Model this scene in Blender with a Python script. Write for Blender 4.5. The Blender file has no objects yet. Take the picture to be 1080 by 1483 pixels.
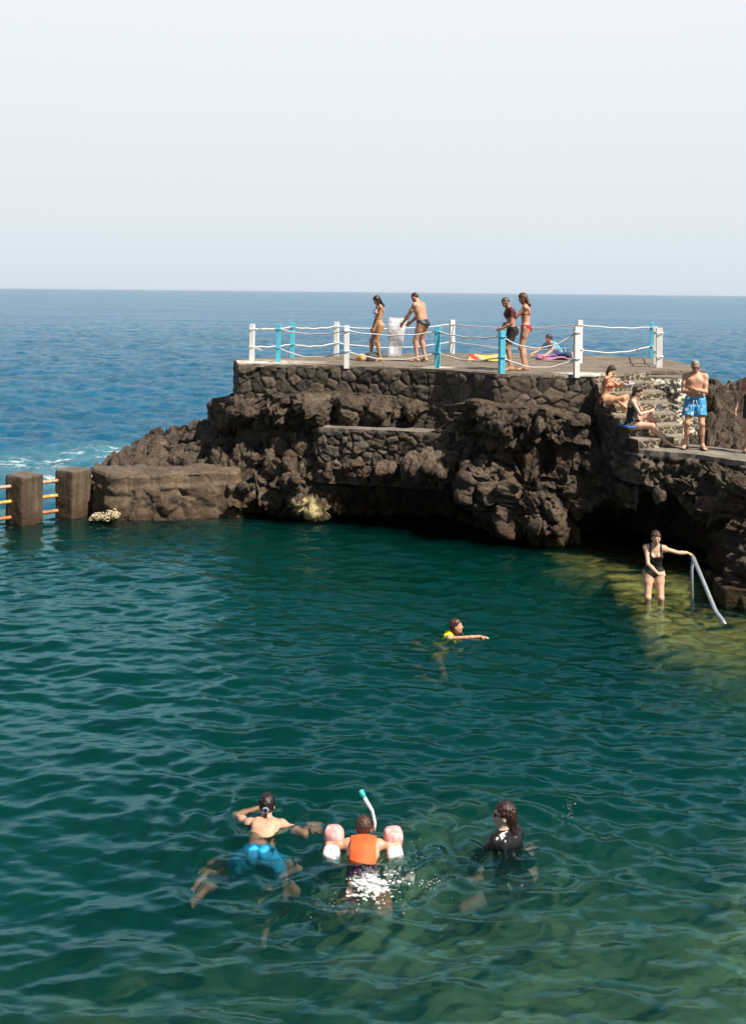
import bpy, bmesh, math, random
import numpy as np
from mathutils import Vector, Matrix

random.seed(7)
RNG = np.random.default_rng(11)
scene = bpy.context.scene
COL = scene.collection
R = math.radians

# ------------------------------------------------------------------ camera geometry
H = 5.20            # eye height above the pool (m)
F = 1575.0          # focal length in photo pixels (35 mm lens)
PHI = R(0.585)      # slight roll of the hand-held camera
CP, SP = math.cos(PHI), math.sin(PHI)
DECK = H - 1.75
PATH = H - 3.03

def at(px, py, Y):
    """photo direction -> world point at distance Y"""
    dx, dy = px - 540.0, py - 423.5
    return ((dx*CP + dy*SP)/F*Y, Y, H - (-dx*SP + dy*CP)/F*Y)

def gnd(px, py, z=0.0):
    dx, dy = px - 540.0, py - 423.5
    Y = (H - z)*F/(-dx*SP + dy*CP)
    return ((dx*CP + dy*SP)/F*Y, Y, z)

# ------------------------------------------------------------------ linking and tagging
def tag(o, label=None, cat=None, group=None, kind=None):
    if label: o['label'] = label
    if cat: o['category'] = cat
    if group: o['group'] = group
    if kind: o['kind'] = kind
    return o

def link(name, me, mat=None, parent=None, smooth=True):
    o = bpy.data.objects.new(name, me)
    COL.objects.link(o)
    if mat is not None:
        for m in (mat if isinstance(mat, (list, tuple)) else [mat]):
            me.materials.append(m)
    if parent is not None: o.parent = parent
    if smooth and len(me.polygons):
        me.polygons.foreach_set('use_smooth', np.ones(len(me.polygons), dtype=bool))
    return o

def empty(name, loc=(0,0,0), rz=0.0):
    o = bpy.data.objects.new(name, None)
    COL.objects.link(o)
    o.location = loc; o.rotation_euler = (0,0,rz)
    o.empty_display_size = 0.2
    return o

def np_mesh(name, V, Q, attrs=None):
    V = np.asarray(V, dtype=np.float32); Q = np.asarray(Q, dtype=np.int32)
    me = bpy.data.meshes.new(name)
    n = Q.shape[1]
    me.vertices.add(len(V)); me.vertices.foreach_set('co', V.ravel())
    me.loops.add(Q.size); me.loops.foreach_set('vertex_index', Q.ravel())
    me.polygons.add(len(Q))
    me.polygons.foreach_set('loop_start', np.arange(0, Q.size, n, dtype=np.int32))
    try: me.polygons.foreach_set('loop_total', np.full(len(Q), n, dtype=np.int32))
    except Exception: pass
    if attrs:
        for k, v in attrs.items():
            a = me.attributes.new(k, 'FLOAT', 'POINT')
            a.data.foreach_set('value', np.asarray(v, dtype=np.float32).ravel())
    me.update(calc_edges=True); me.validate()
    return me

def grid_quads(nr, nc, off=0, flip=False):
    i, j = np.meshgrid(np.arange(nr-1), np.arange(nc-1), indexing='ij')
    a = (i*nc + j).ravel() + off
    q = np.stack([a, a+1, a+nc+1, a+nc], 1)
    return q[:, ::-1] if flip else q

class MB:
    """collects shapes into ONE mesh"""
    def __init__(s): s.bm = bmesh.new()
    def box(s, c, size, rz=0.0, bev=0.0, M=None):
        m = Matrix.Translation(c) @ Matrix.Rotation(rz, 4, 'Z') @ Matrix.Diagonal((*size, 1))
        if M is not None: m = M @ m
        r = bmesh.ops.create_cube(s.bm, size=1.0, matrix=m)
        if bev:
            es = list({e for v in r['verts'] for e in v.link_edges})
            bmesh.ops.bevel(s.bm, geom=es, offset=bev, segments=2, profile=0.6, affect='EDGES')
        return s
    def tube(s, pts, r, seg=8, cap=True):
        pts = [Vector(p) for p in pts]
        rs = r if isinstance(r, (list, tuple)) else [r]*len(pts)
        rings = []
        for i, p in enumerate(pts):
            d = (pts[min(i+1, len(pts)-1)] - pts[max(i-1, 0)]).normalized()
            ref = Vector((0,0,1)) if abs(d.z) < .9 else Vector((1,0,0))
            u = d.cross(ref).normalized(); v = d.cross(u).normalized()
            rings.append([s.bm.verts.new(p + (u*math.cos(2*math.pi*k/seg) + v*math.sin(2*math.pi*k/seg))*rs[i]) for k in range(seg)])
        for a, b in zip(rings, rings[1:]):
            for k in range(seg):
                s.bm.faces.new((a[k], a[(k+1)%seg], b[(k+1)%seg], b[k]))
        if cap:
            s.bm.faces.new(rings[0]); s.bm.faces.new(rings[-1][::-1])
        return s
    def ball(s, c, r, seg=12, M=None):
        rr = r if isinstance(r, (list, tuple)) else (r, r, r)
        m = Matrix.Translation(c)
        if M is not None: m = m @ M
        bmesh.ops.create_uvsphere(s.bm, u_segments=seg, v_segments=max(6, seg//2+2), radius=1.0, matrix=m @ Matrix.Diagonal((*rr, 1)))
        return s
    def prism(s, poly, z0, z1):
        a = [s.bm.verts.new((p[0], p[1], z0 if not callable(z0) else z0(p))) for p in poly]
        b = [s.bm.verts.new((p[0], p[1], z1 if not callable(z1) else z1(p))) for p in poly]
        n = len(poly)
        s.bm.faces.new(a[::-1]); s.bm.faces.new(b)
        for i in range(n): s.bm.faces.new((a[i], a[(i+1)%n], b[(i+1)%n], b[i]))
        return s
    def build(s, name, mat, parent=None, smooth=False, loc=None):
        bmesh.ops.recalc_face_normals(s.bm, faces=s.bm.faces)
        me = bpy.data.meshes.new(name); s.bm.to_mesh(me); s.bm.free()
        o = link(name, me, mat, parent, smooth)
        if loc is not None: o.location = loc
        return o

# ------------------------------------------------------------------ numpy noise
def _hash(i, j, k, s=0):
    h = (i.astype(np.int64)*374761393 + j.astype(np.int64)*668265263 + k.astype(np.int64)*2147483647 + s*1274126177) & 0xffffffff
    h = ((h ^ (h >> 13))*1274126177) & 0xffffffff
    h = ((h ^ (h >> 16))*2246822519) & 0xffffffff
    h = h ^ (h >> 15)
    return (h & 0xffffff).astype(np.float64)/float(0xffffff)

def vnoise(P, s=0):
    I = np.floor(P).astype(np.int64); f = P - I
    u = f*f*f*(f*(f*6-15)+10)
    out = 0
    for dx in (0,1):
        for dy in (0,1):
            for dz in (0,1):
                w = (u[:,0] if dx else 1-u[:,0])*(u[:,1] if dy else 1-u[:,1])*(u[:,2] if dz else 1-u[:,2])
                out = out + w*_hash(I[:,0]+dx, I[:,1]+dy, I[:,2]+dz, s)
    return out*2-1

def fbm(P, scale=1.0, oct=4, s=0, gain=.5):
    P = np.asarray(P, float)*scale; a = 1.0; t = 0; n = 0
    for o in range(oct):
        t = t + a*vnoise(P + 17.3*o, s+o); n += a; a *= gain; P = P*2.03
    return t/n

def voronoi(P, scale=1.0, s=0, jitter=1.0):
    """F1, F2, random value of the nearest cell"""
    P = np.asarray(P, float)*scale
    I = np.floor(P).astype(np.int64)
    f1 = np.full(len(P), 9.0); f2 = f1.copy(); cell = np.zeros(len(P))
    for dx in (-1,0,1):
        for dy in (-1,0,1):
            for dz in (-1,0,1):
                ci, cj, ck = I[:,0]+dx, I[:,1]+dy, I[:,2]+dz
                ox = .5+(_hash(ci,cj,ck,s)-.5)*jitter; oy = .5+(_hash(ci,cj,ck,s+1)-.5)*jitter; oz = .5+(_hash(ci,cj,ck,s+2)-.5)*jitter
                d = np.sqrt((ci+ox-P[:,0])**2 + (cj+oy-P[:,1])**2 + (ck+oz-P[:,2])**2)
                m = d < f1
                f2 = np.where(m, f1, np.minimum(f2, d))
                cell = np.where(m, _hash(ci,cj,ck,s+3), cell)
                f1 = np.where(m, d, f1)
    return f1, f2, cell

def facets(P, scale, s, tilt=.7):
    """broken planar faces: every cell is a tilted plane"""
    Q = np.asarray(P, float)*scale
    I = np.floor(Q).astype(np.int64)
    f1 = np.full(len(Q), 9.0); f2 = f1.copy(); out = np.zeros(len(Q)); cell = np.zeros(len(Q))
    for dx in (-1,0,1):
        for dy in (-1,0,1):
            for dz in (-1,0,1):
                c = (I[:,0]+dx, I[:,1]+dy, I[:,2]+dz)
                o = [c[i] + _hash(*c, s+i) - Q[:,i] for i in range(3)]
                d = np.sqrt(o[0]**2+o[1]**2+o[2]**2)
                m = d < f1
                f2 = np.where(m, f1, np.minimum(f2, d))
                pl = -(o[0]*(_hash(*c, s+4)-.5) + o[1]*(_hash(*c, s+5)-.5) + o[2]*(_hash(*c, s+6)-.2))*2*tilt
                h = _hash(*c, s+7)
                out = np.where(m, pl + (h-.5), out); cell = np.where(m, h, cell); f1 = np.where(m, d, f1)
    return out, f2-f1, cell

def sstep(a, b, x):
    t = np.clip((x-a)/(b-a), 0, 1); return t*t*(3-2*t)

def sheet_normals(P, nr, nc):
    G = P.reshape(nr, nc, 3)
    du = np.gradient(G, axis=1); dv = np.gradient(G, axis=0)
    n = np.cross(du, dv); n /= np.linalg.norm(n, axis=2, keepdims=True)+1e-9
    return n.reshape(-1, 3)

def blur_rows(N, nr, nc, it=2):
    G = N.reshape(nr, nc, 3).copy()
    for _ in range(it):
        p = np.pad(G, ((1,1),(1,1),(0,0)), mode='edge')
        G = (p[1:-1,1:-1]*2 + p[:-2,1:-1] + p[2:,1:-1] + p[1:-1,:-2] + p[1:-1,2:])/6
    G /= np.linalg.norm(G, axis=2, keepdims=True)+1e-9
    return G.reshape(-1,3)

# ------------------------------------------------------------------ materials
class T:
    """tiny node-tree builder"""
    def __init__(s, name):
        s.m = bpy.data.materials.new(name); s.m.use_nodes = True
        s.t = s.m.node_tree; s.t.nodes.clear()
        s.out = s.t.nodes.new('ShaderNodeOutputMaterial')
    def n(s, typ, props=None, **inp):
        nd = s.t.nodes.new('ShaderNode'+typ)
        for k, v in (props or {}).items(): setattr(nd, k, v)
        for k, v in inp.items():
            key = k.replace('_', ' ')
            sock = nd.inputs[int(k[1:])] if (k[0] == 'i' and k[1:].isdigit()) else nd.inputs[key]
            if isinstance(v, bpy.types.NodeSocket): s.t.links.new(v, sock)
            elif isinstance(v, bpy.types.Node): s.t.links.new(v.outputs[0], sock)
            else:
                if isinstance(v, (tuple, list)) and len(v) == 3 and sock.type == 'RGBA': v = (*v, 1)
                sock.default_value = v
        return nd
    def pos(s): return s.n('NewGeometry').outputs['Position']
    def obj(s): return s.n('TexCoord').outputs['Object']
    def attr(s, name): return s.n('Attribute', {'attribute_name': name}).outputs['Fac']
    def noise(s, vec, scale, detail=4, rough=.55, dist=0.0):
        return s.n('TexNoise', Vector=vec, Scale=scale, Detail=detail, Roughness=rough, Distortion=dist).outputs['Fac']
    def vor(s, vec, scale, feature='F1', out='Distance', rnd=1.0):
        return s.n('TexVoronoi', {'feature': feature}, Vector=vec, Scale=scale, Randomness=rnd).outputs[out]
    def scale(s, vec, v): return s.n('Mapping', Vector=vec, Scale=v).outputs[0]
    def ramp(s, fac, stops, interp='LINEAR'):
        nd = s.n('ValToRGB', Fac=fac); cr = nd.color_ramp; cr.interpolation = interp
        while len(cr.elements) < len(stops): cr.elements.new(.5)
        for e, (p, c) in zip(cr.elements, stops):
            e.position = p
            e.color = (*c, 1) if isinstance(c, (tuple, list)) else (c, c, c, 1)
        return nd.outputs[0]
    def mix(s, fac, a, b, blend='MIX'):
        nd = s.n('Mix', {'data_type': 'RGBA', 'blend_type': blend})
        for sock, v in ((nd.inputs[0], fac), (nd.inputs[6], a), (nd.inputs[7], b)):
            if isinstance(v, bpy.types.NodeSocket): s.t.links.new(v, sock)
            elif isinstance(v, (tuple, list)): sock.default_value = (*v, 1)
            else: sock.default_value = v
        return nd.outputs[2]
    def math(s, op, a, b=0.0, c=None):
        nd = s.n('Math', {'operation': op}, i0=a, i1=b)
        if c is not None: nd.inputs[2].default_value = c
        return nd.outputs[0]
    def maprange(s, v, a, b, c=0.0, d=1.0):
        return s.n('MapRange', i0=v, i1=a, i2=b, i3=c, i4=d).outputs[0]
    def bump(s, h, strength=.5, dist=.02, normal=None):
        nd = s.n('Bump', Strength=strength, Distance=dist, Height=h)
        if normal is not None: s.t.links.new(normal, nd.inputs['Normal'])
        return nd.outputs[0]
    def bsdf(s, color, rough=.7, normal=None, **kw):
        nd = s.n('BsdfPrincipled', Base_Color=color, Roughness=rough, **kw)
        if normal is not None: s.t.links.new(normal, nd.inputs['Normal'])
        s.t.links.new(nd.outputs[0], s.out.inputs['Surface'])
        return nd
    def surf(s, sh):
        s.t.links.new(sh.outputs[0] if isinstance(sh, bpy.types.Node) else sh, s.out.inputs['Surface']); return s.m

def simple(name, color, rough=.6, var=.15, scale=20, bump=.2, bdist=.004, **kw):
    t = T(name); p = t.obj()
    n = t.noise(p, scale, 5)
    c = t.mix(t.maprange(n, .3, .7), tuple(x*(1-var) for x in color), tuple(min(1, x*(1+var)) for x in color))
    t.bsdf(c, rough, t.bump(n, bump, bdist), **kw)
    return t.m
# ------------------------------------------------------------------ light, sky, camera
SUN_AZ = (0.77, -0.64); SUN_EL = R(51)
w = bpy.data.worlds.new('World'); scene.world = w; w.use_nodes = True
nt = w.node_tree; nt.nodes.clear()
wo = nt.nodes.new('ShaderNodeOutputWorld'); bg = nt.nodes.new('ShaderNodeBackground')
sky = nt.nodes.new('ShaderNodeTexSky'); sky.sky_type = 'NISHITA'; sky.sun_disc = False
sky.sun_elevation = SUN_EL; sky.sun_rotation = math.atan2(SUN_AZ[0], SUN_AZ[1])
sky.altitude = 0; sky.air_density = 1.0; sky.dust_density = 1.2; sky.ozone_density = 1.0
hs = nt.nodes.new('ShaderNodeHueSaturation'); hs.inputs['Saturation'].default_value = 0.75; hs.inputs['Value'].default_value = 0.055
nt.links.new(sky.outputs[0], hs.inputs['Color'])
# hazy air: a pale band that lies along the horizon and thins out upwards
tcn = nt.nodes.new('ShaderNodeTexCoord'); sx = nt.nodes.new('ShaderNodeSeparateXYZ'); nt.links.new(tcn.outputs['Generated'], sx.inputs[0])
rp = nt.nodes.new('ShaderNodeValToRGB'); cr = rp.color_ramp; nt.links.new(sx.outputs[2], rp.inputs[0])
while len(cr.elements) < 5: cr.elements.new(.5)
for e, (p_, c_) in zip(cr.elements, ((0.0, (.49, .555, .61)), (.07, (.56, .61, .65)), (.285, (.65, .68, .715)), (.37, (.30, .52, .70)), (.5, (.13, .38, .58)))): e.position = p_; e.color = (*c_, 1)
mr = nt.nodes.new('ShaderNodeMapRange'); mr.interpolation_type = 'SMOOTHSTEP'
nt.links.new(sx.outputs[2], mr.inputs[0]); mr.inputs[1].default_value = .30; mr.inputs[2].default_value = .60; mr.inputs[3].default_value = 1.0; mr.inputs[4].default_value = .0
mx = nt.nodes.new('ShaderNodeMix'); mx.data_type = 'RGBA'
# the haze lies over the sea; inland the sky is clearer and deeper
ms = nt.nodes.new('ShaderNodeMapRange'); ms.interpolation_type = 'SMOOTHSTEP'; nt.links.new(sx.outputs[1], ms.inputs[0])
ms.inputs[1].default_value = -.15; ms.inputs[2].default_value = .55; ms.inputs[3].default_value = .08; ms.inputs[4].default_value = 1.0
mm = nt.nodes.new('ShaderNodeMath'); mm.operation = 'MULTIPLY'; nt.links.new(mr.outputs[0], mm.inputs[0]); nt.links.new(ms.outputs[0], mm.inputs[1])
nt.links.new(mm.outputs[0], mx.inputs[0]); nt.links.new(hs.outputs[0], mx.inputs[6]); nt.links.new(rp.outputs[0], mx.inputs[7])
nt.links.new(mx.outputs[2], bg.inputs[0]); bg.inputs[1].default_value = 1.0
nt.links.new(bg.outputs[0], wo.inputs[0])

sd = bpy.data.lights.new('sun', 'SUN'); sd.energy = 5.0; sd.angle = R(0.55); sd.color = (1.0, .92, .81)
so = bpy.data.objects.new('sun', sd); COL.objects.link(so)
_l = math.hypot(*SUN_AZ)
sdir = Vector((SUN_AZ[0]/_l*math.cos(SUN_EL), SUN_AZ[1]/_l*math.cos(SUN_EL), math.sin(SUN_EL)))
so.rotation_euler = sdir.to_track_quat('Z', 'Y').to_euler(); so.location = (20, -10, 30)

cd = bpy.data.cameras.new('camera'); co = bpy.data.objects.new('camera', cd); COL.objects.link(co)
cd.sensor_fit = 'AUTO'; cd.sensor_width = 36; cd.lens = 36*F/1483
cd.shift_y = -(741.5-423.5)/1483; cd.clip_start = .1; cd.clip_end = 120000
m3 = Matrix(((CP, -SP, 0), (0, 0, -1), (SP, CP, 0)))
co.matrix_world = Matrix.Translation((0,0,H)) @ m3.to_4x4()
scene.camera = co
scene.view_settings.view_transform = 'Standard'; scene.view_settings.look = 'None'
scene.view_settings.exposure = 0.45; scene.view_settings.gamma = 1.0
scene.render.resolution_x = 745; scene.render.resolution_y = 1024
cy = scene.cycles
cy.max_bounces = 8; cy.diffuse_bounces = 3; cy.glossy_bounces = 3; cy.transparent_max_bounces = 12
cy.volume_bounces = 0; cy.caustics_reflective = False; cy.caustics_refractive = False
cy.sample_clamp_indirect = 4
# ================================================================== WATER
def y_edge(x):          # line where the pool ends and the open sea begins (under the pillars and rocks)
    return 25.7 + 2.6*sstep(-6.5, -3.0, np.asarray(x, float))

def make_waves(n, l0, l1, slope, spread, seed, mean=math.pi/2):
    rg = np.random.default_rng(seed)
    L = np.exp(rg.uniform(math.log(l0), math.log(l1), n))
    th = mean + rg.normal(0, spread, n)
    k = 2*math.pi/L
    a = slope*math.sqrt(2.0/n)/k*rg.uniform(.6, 1.3, n)
    return k*np.cos(th), k*np.sin(th), a, rg.uniform(0, 2*math.pi, n)

def waves(W, x, y):
    h = np.zeros_like(x)
    for kx, ky, a, p in zip(*W):
        ph = kx*x + ky*y + p
        h += a*(np.sin(ph) - .25*np.cos(2*ph))
    return h

POOL_W = make_waves(54, .28, .95, .145, .55, 5)
POOL_W2 = make_waves(40, .12, .28, .09, .7, 6)
SWELL = make_waves(5, 2.2, 4.5, .02, .5, 9)
RINGS = [(*gnd(386,1190)[:2], .020), (*gnd(525,1225)[:2], .024), (*gnd(728,1215)[:2], .022), (*gnd(655,915)[:2], .009), (*gnd(948,870)[:2], .006)]

def pool_h(x, y):
    # gentler patches and rougher patches
    P = np.stack([x.ravel(), y.ravel(), np.zeros(x.size)], 1)
    g = (.85 + .5*fbm(P, .22, 3, 40)).reshape(x.shape)
    wx = x + .10*fbm(P, 1.1, 2, 41).reshape(x.shape); wy = y + .10*fbm(P, 1.1, 2, 45).reshape(x.shape)
    h = (waves(POOL_W, wx, wy)*g + waves(POOL_W2, wx, wy)*g**1.5 + waves(SWELL, x, y))
    for cx, cy_, a in RINGS:
        r = np.hypot(x-cx, y-cy_)
        h += a*np.sin(r*2*math.pi/.33 + 3*fbm(P, .9, 2, 48).reshape(x.shape))*np.exp(-r/1.0)*sstep(.12, .3, r)
    return h

xs = np.linspace(-13.0, 11.0, 760)
vs = np.linspace(0, 1, 700)
y0 = 5.0
X, Vv = np.meshgrid(xs, vs)
Yv = y0*(y_edge(X)/y0)**Vv                   # rows closer together near the swimmers
edge = sstep(0, .03, 1-Vv)*sstep(0, .02, Vv)
Z = pool_h(X, Yv)*edge
nr, nc = X.shape
top = np.stack([X, Yv, Z], 2).reshape(-1, 3)
q = [grid_quads(nr, nc)]
# closed body of water: sides and a bottom
ring = np.concatenate([np.arange(nc), np.arange(1, nr)*nc+nc-1, (nr-1)*nc + np.arange(nc-2, -1, -1), np.arange(nr-2, 0, -1)*nc])
low = top[ring].copy(); low[:, 2] = -7.0
n0 = len(top); m_ = len(ring)
k_ = np.arange(m_)
q.append(np.stack([ring[k_], n0+k_, n0+(k_+1) % m_, ring[(k_+1) % m_]], 1))
me = np_mesh('pool_water', np.concatenate([top, low]), np.concatenate(q))
bm = bmesh.new(); bm.from_mesh(me); bm.verts.ensure_lookup_table()
bm.faces.new([bm.verts[n0+i] for i in range(m_)][::-1]); bmesh.ops.recalc_face_normals(bm, faces=bm.faces[-1:])
bm.to_mesh(me); bm.free()

t = T('pool_water'); p = t.pos()
rip = t.noise(t.scale(p, (1.0, 1.6, 1)), 7.0, 4, .6, .3)
nrm = t.bump(rip, .20, .03)
fr = t.n('Fresnel', IOR=1.42, Normal=nrm)
gl = t.n('BsdfGlossy', Color=(.50, .92, 1.0), Roughness=.012, Normal=nrm)
tr = t.n('BsdfTransparent', Color=(.97, .99, .99))
rf = t.n('BsdfRefraction', Color=(.97, .99, .99), Roughness=0.0, IOR=1.333, Normal=nrm)
bl = t.n('MixShader', i0=.52, i1=tr.outputs[0], i2=rf.outputs[0])
t.surf(t.n('MixShader', i0=fr.outputs[0], i1=bl.outputs[0], i2=gl.outputs[0]))
vs_ = t.n('VolumeScatter', Color=(.004, .95, .86), Density=.17, Anisotropy=0.0)
va_ = t.n('VolumeAbsorption', Color=(.50, .79, .75), Density=1.0)
add = t.n('AddShader', i0=vs_.outputs[0], i1=va_.outputs[0])
t.t.links.new(add.outputs[0], t.out.inputs['Volume'])
pool = link('pool_water', me, t.m); tag(pool, kind='structure')

# ---- open sea
SEA_W = make_waves(44, .6, 3.6, .165, .8, 21, mean=math.pi*.40)
SEA_W2 = make_waves(24, .30, .8, .10, .9, 22, mean=math.pi*.40)
D = np.concatenate([np.linspace(330, 40, 420), np.geomspace(39.5, .14, 150)])
rowY = H*F/D
tt = np.linspace(-1, 1, 760); tt = np.sign(tt)*(.55*np.abs(tt) + .45*np.abs(tt)**3)
Ys = rowY[:, None]*np.ones((1, len(tt)))
Xs = tt[None, :]*(np.minimum(rowY*.80, 1e9)[:, None]+2)
s0 = sstep(0, 60, np.arange(len(D)))[:, None]
Ys = np.where(np.arange(len(D))[:, None] < 60, (y_edge(Xs))*(1-s0) + Ys*s0, Ys)
amp = np.clip(90/np.maximum(Ys, 1), 0, 1)
Zs = (waves(SEA_W, Xs, Ys)*np.minimum(1, amp*1.6) + waves(SEA_W2, Xs, Ys)*np.minimum(1, amp**1.5))
Zs *= sstep(0, 12, np.arange(len(D)))[:, None]
me = np_mesh('sea', np.stack([Xs, Ys, Zs], 2).reshape(-1, 3), grid_quads(*Xs.shape))
t = T('sea_water'); p = t.pos()
n1 = t.noise(t.scale(p, (.5, 1.0, 1)), 1.3, 7, .66, .5)
n2 = t.noise(t.scale(p, (.5, 1.0, 1)), .07, 4, .6, .2)
n3 = t.noise(t.scale(p, (.4, 1.0, 1)), .012, 4, .6)
hgt = t.math('ADD', t.math('MULTIPLY', n1, .7), t.math('ADD', t.math('MULTIPLY', n2, 4.0), t.math('MULTIPLY', n3, 12.0)))
nrm = t.bump(hgt, .8, 1.0)
c = t.mix(t.maprange(n2, .35, .65), (.010, .108, .205), (.018, .140, .250))
# broken white water where the swell meets the rocks
def near(pt, rad, stretch=(1, 1, 1)):
    d = t.n('VectorMath', {'operation': 'DISTANCE'}, i0=t.scale(p, stretch), i1=tuple(a*b for a, b in zip(pt, stretch))).outputs['Value']
    return t.maprange(d, rad, rad*.25)
msk = t.math('MAXIMUM', near(gnd(20, 672), 3.6, (.7, 1.2, 1)), near(gnd(90, 690), 3.4, (.8, 1.0, 1)))
msk = t.math('MAXIMUM', msk, near(gnd(150, 655), 2.8, (.7, 1.0, 1)))
fo = t.noise(t.scale(p, (.9, 1.5, 1)), 1.5, 7, .68, 1.2)
thr = t.math('SUBTRACT', .80, t.math('MULTIPLY', msk, .27))
foam = t.maprange(t.math('SUBTRACT', fo, thr), -.02, .12)
foam = t.math('MULTIPLY', foam, t.maprange(msk, 0, .12))
caps = t.maprange(t.noise(t.scale(p, (.35, 1.0, 1)), .55, 7, .7, .6), .76, .79)
caps = t.math('MULTIPLY', caps, t.maprange(t.noise(p, .05, 2), .52, .6))
aer = t.math('MULTIPLY', msk, .55)
c = t.mix(aer, c, (.09, .28, .33))
c = t.mix(t.math('MAXIMUM', foam, t.math('MULTIPLY', caps, .6)), c, (.82, .86, .88))
t.bsdf(c, .16, nrm, IOR=1.14)
sea = link('sea', me, t.m); tag(sea, kind='structure')

# ---- the pool's bed
def poly_sd(poly, x, y):
    d = np.full(x.shape, 1e9); ins = np.zeros(x.shape, bool)
    n = len(poly)
    for i in range(n):
        ax, ay = poly[i]; bx, by = poly[(i+1) % n]
        ex, ey = bx-ax, by-ay
        tq = np.clip(((x-ax)*ex+(y-ay)*ey)/(ex*ex+ey*ey), 0, 1)
        d = np.minimum(d, np.hypot(x-ax-tq*ex, y-ay-tq*ey))
        c1 = (ay > y) != (by > y)
        with np.errstate(divide='ignore', invalid='ignore'):
            ins ^= c1 & (x < (bx-ax)*(y-ay)/(by-ay if by != ay else 1e-9)+ax)
    return np.where(ins, -d, d)

LEDGE = [gnd(a, b, -.35)[:2] for a, b in ((752, 806), (800, 800), (862, 790), (1000, 790), (1100, 800), (1180, 880), (1180, 985), (1090, 972), (1000, 958), (925, 938), (880, 878), (868, 850), (815, 838))]
bx = np.linspace(-15.5, 12.5, 380); by = np.linspace(3.5, 30, 380)
BX, BY = np.meshgrid(bx, by)
PP = np.stack([BX.ravel(), BY.ravel(), np.zeros(BX.size)], 1)
f_ = fbm(PP, .35, 5, 60).reshape(BX.shape); f2_ = fbm(PP, 1.3, 4, 63).reshape(BX.shape)
v1, v2, vc = [a.reshape(BX.shape) for a in voronoi(PP + .3*np.stack([f2_.ravel()]*3, 1), .75, 65)]
zb = -3.9 + .9*f_ + .3*f2_
near_r = sstep(0, 1, (16.5 + 1.4*np.clip(BX, -3, 3)/3 + 1.2*f_ - BY)/7.5)*(.78+.22*sstep(-3.4, .2, BX))       # the bed rises towards the near right bank
zb = zb*(1-near_r) + near_r*(-.95 + .42*f_ + .30*f2_)
zb += .5*np.clip(.55-v1, 0, 1)*1.2
sd_ = poly_sd(LEDGE, BX, BY) + .16*f2_ + .2*f_
led = sstep(.36, -.14, sd_)
y_m = 18.5
zl = -.24 - .06*np.clip(y_m-BY, 0, 9)*1.7 - .05*np.clip(19.6-BY, 0, 1) + .05*f2_ - .35*sstep(4.6, 3.2, BX)
zb = zb*(1-led) + led*zl
me = np_mesh('pool_floor', np.stack([BX, BY, zb], 2).reshape(-1, 3), grid_quads(*BX.shape), {'ledge': led.ravel()})
t = T('pool_floor'); p = t.pos()
a = t.noise(p, 1.3, 6, .62, .3); b = t.noise(p, .45, 4)
vv = t.vor(t.scale(p, (1, 1, 1)), 2.2, 'F1', 'Distance')
c = t.ramp(a, [(.30, (.08, .08, .045)), (.46, (.21, .25, .13)), (.60, (.38, .46, .23)), (.78, (.52, .58, .30))])
c = t.mix(t.maprange(b, .5, .7), c, (.30, .36, .12))
pal = t.ramp(t.noise(t.scale(p, (1, 2.6, 1)), 2.6, 5, .6, .5), [(.30, (.07, .05, .012)), (.45, (.32, .23, .04)), (.58, (.60, .50, .12)), (.78, (.80, .72, .28))])
c = t.mix(t.attr('ledge'), c, pal)
t.bsdf(c, .85, t.bump(a, .5, .08))
fl = link('pool_floor', me, t.m); tag(fl, kind='structure')

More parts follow.
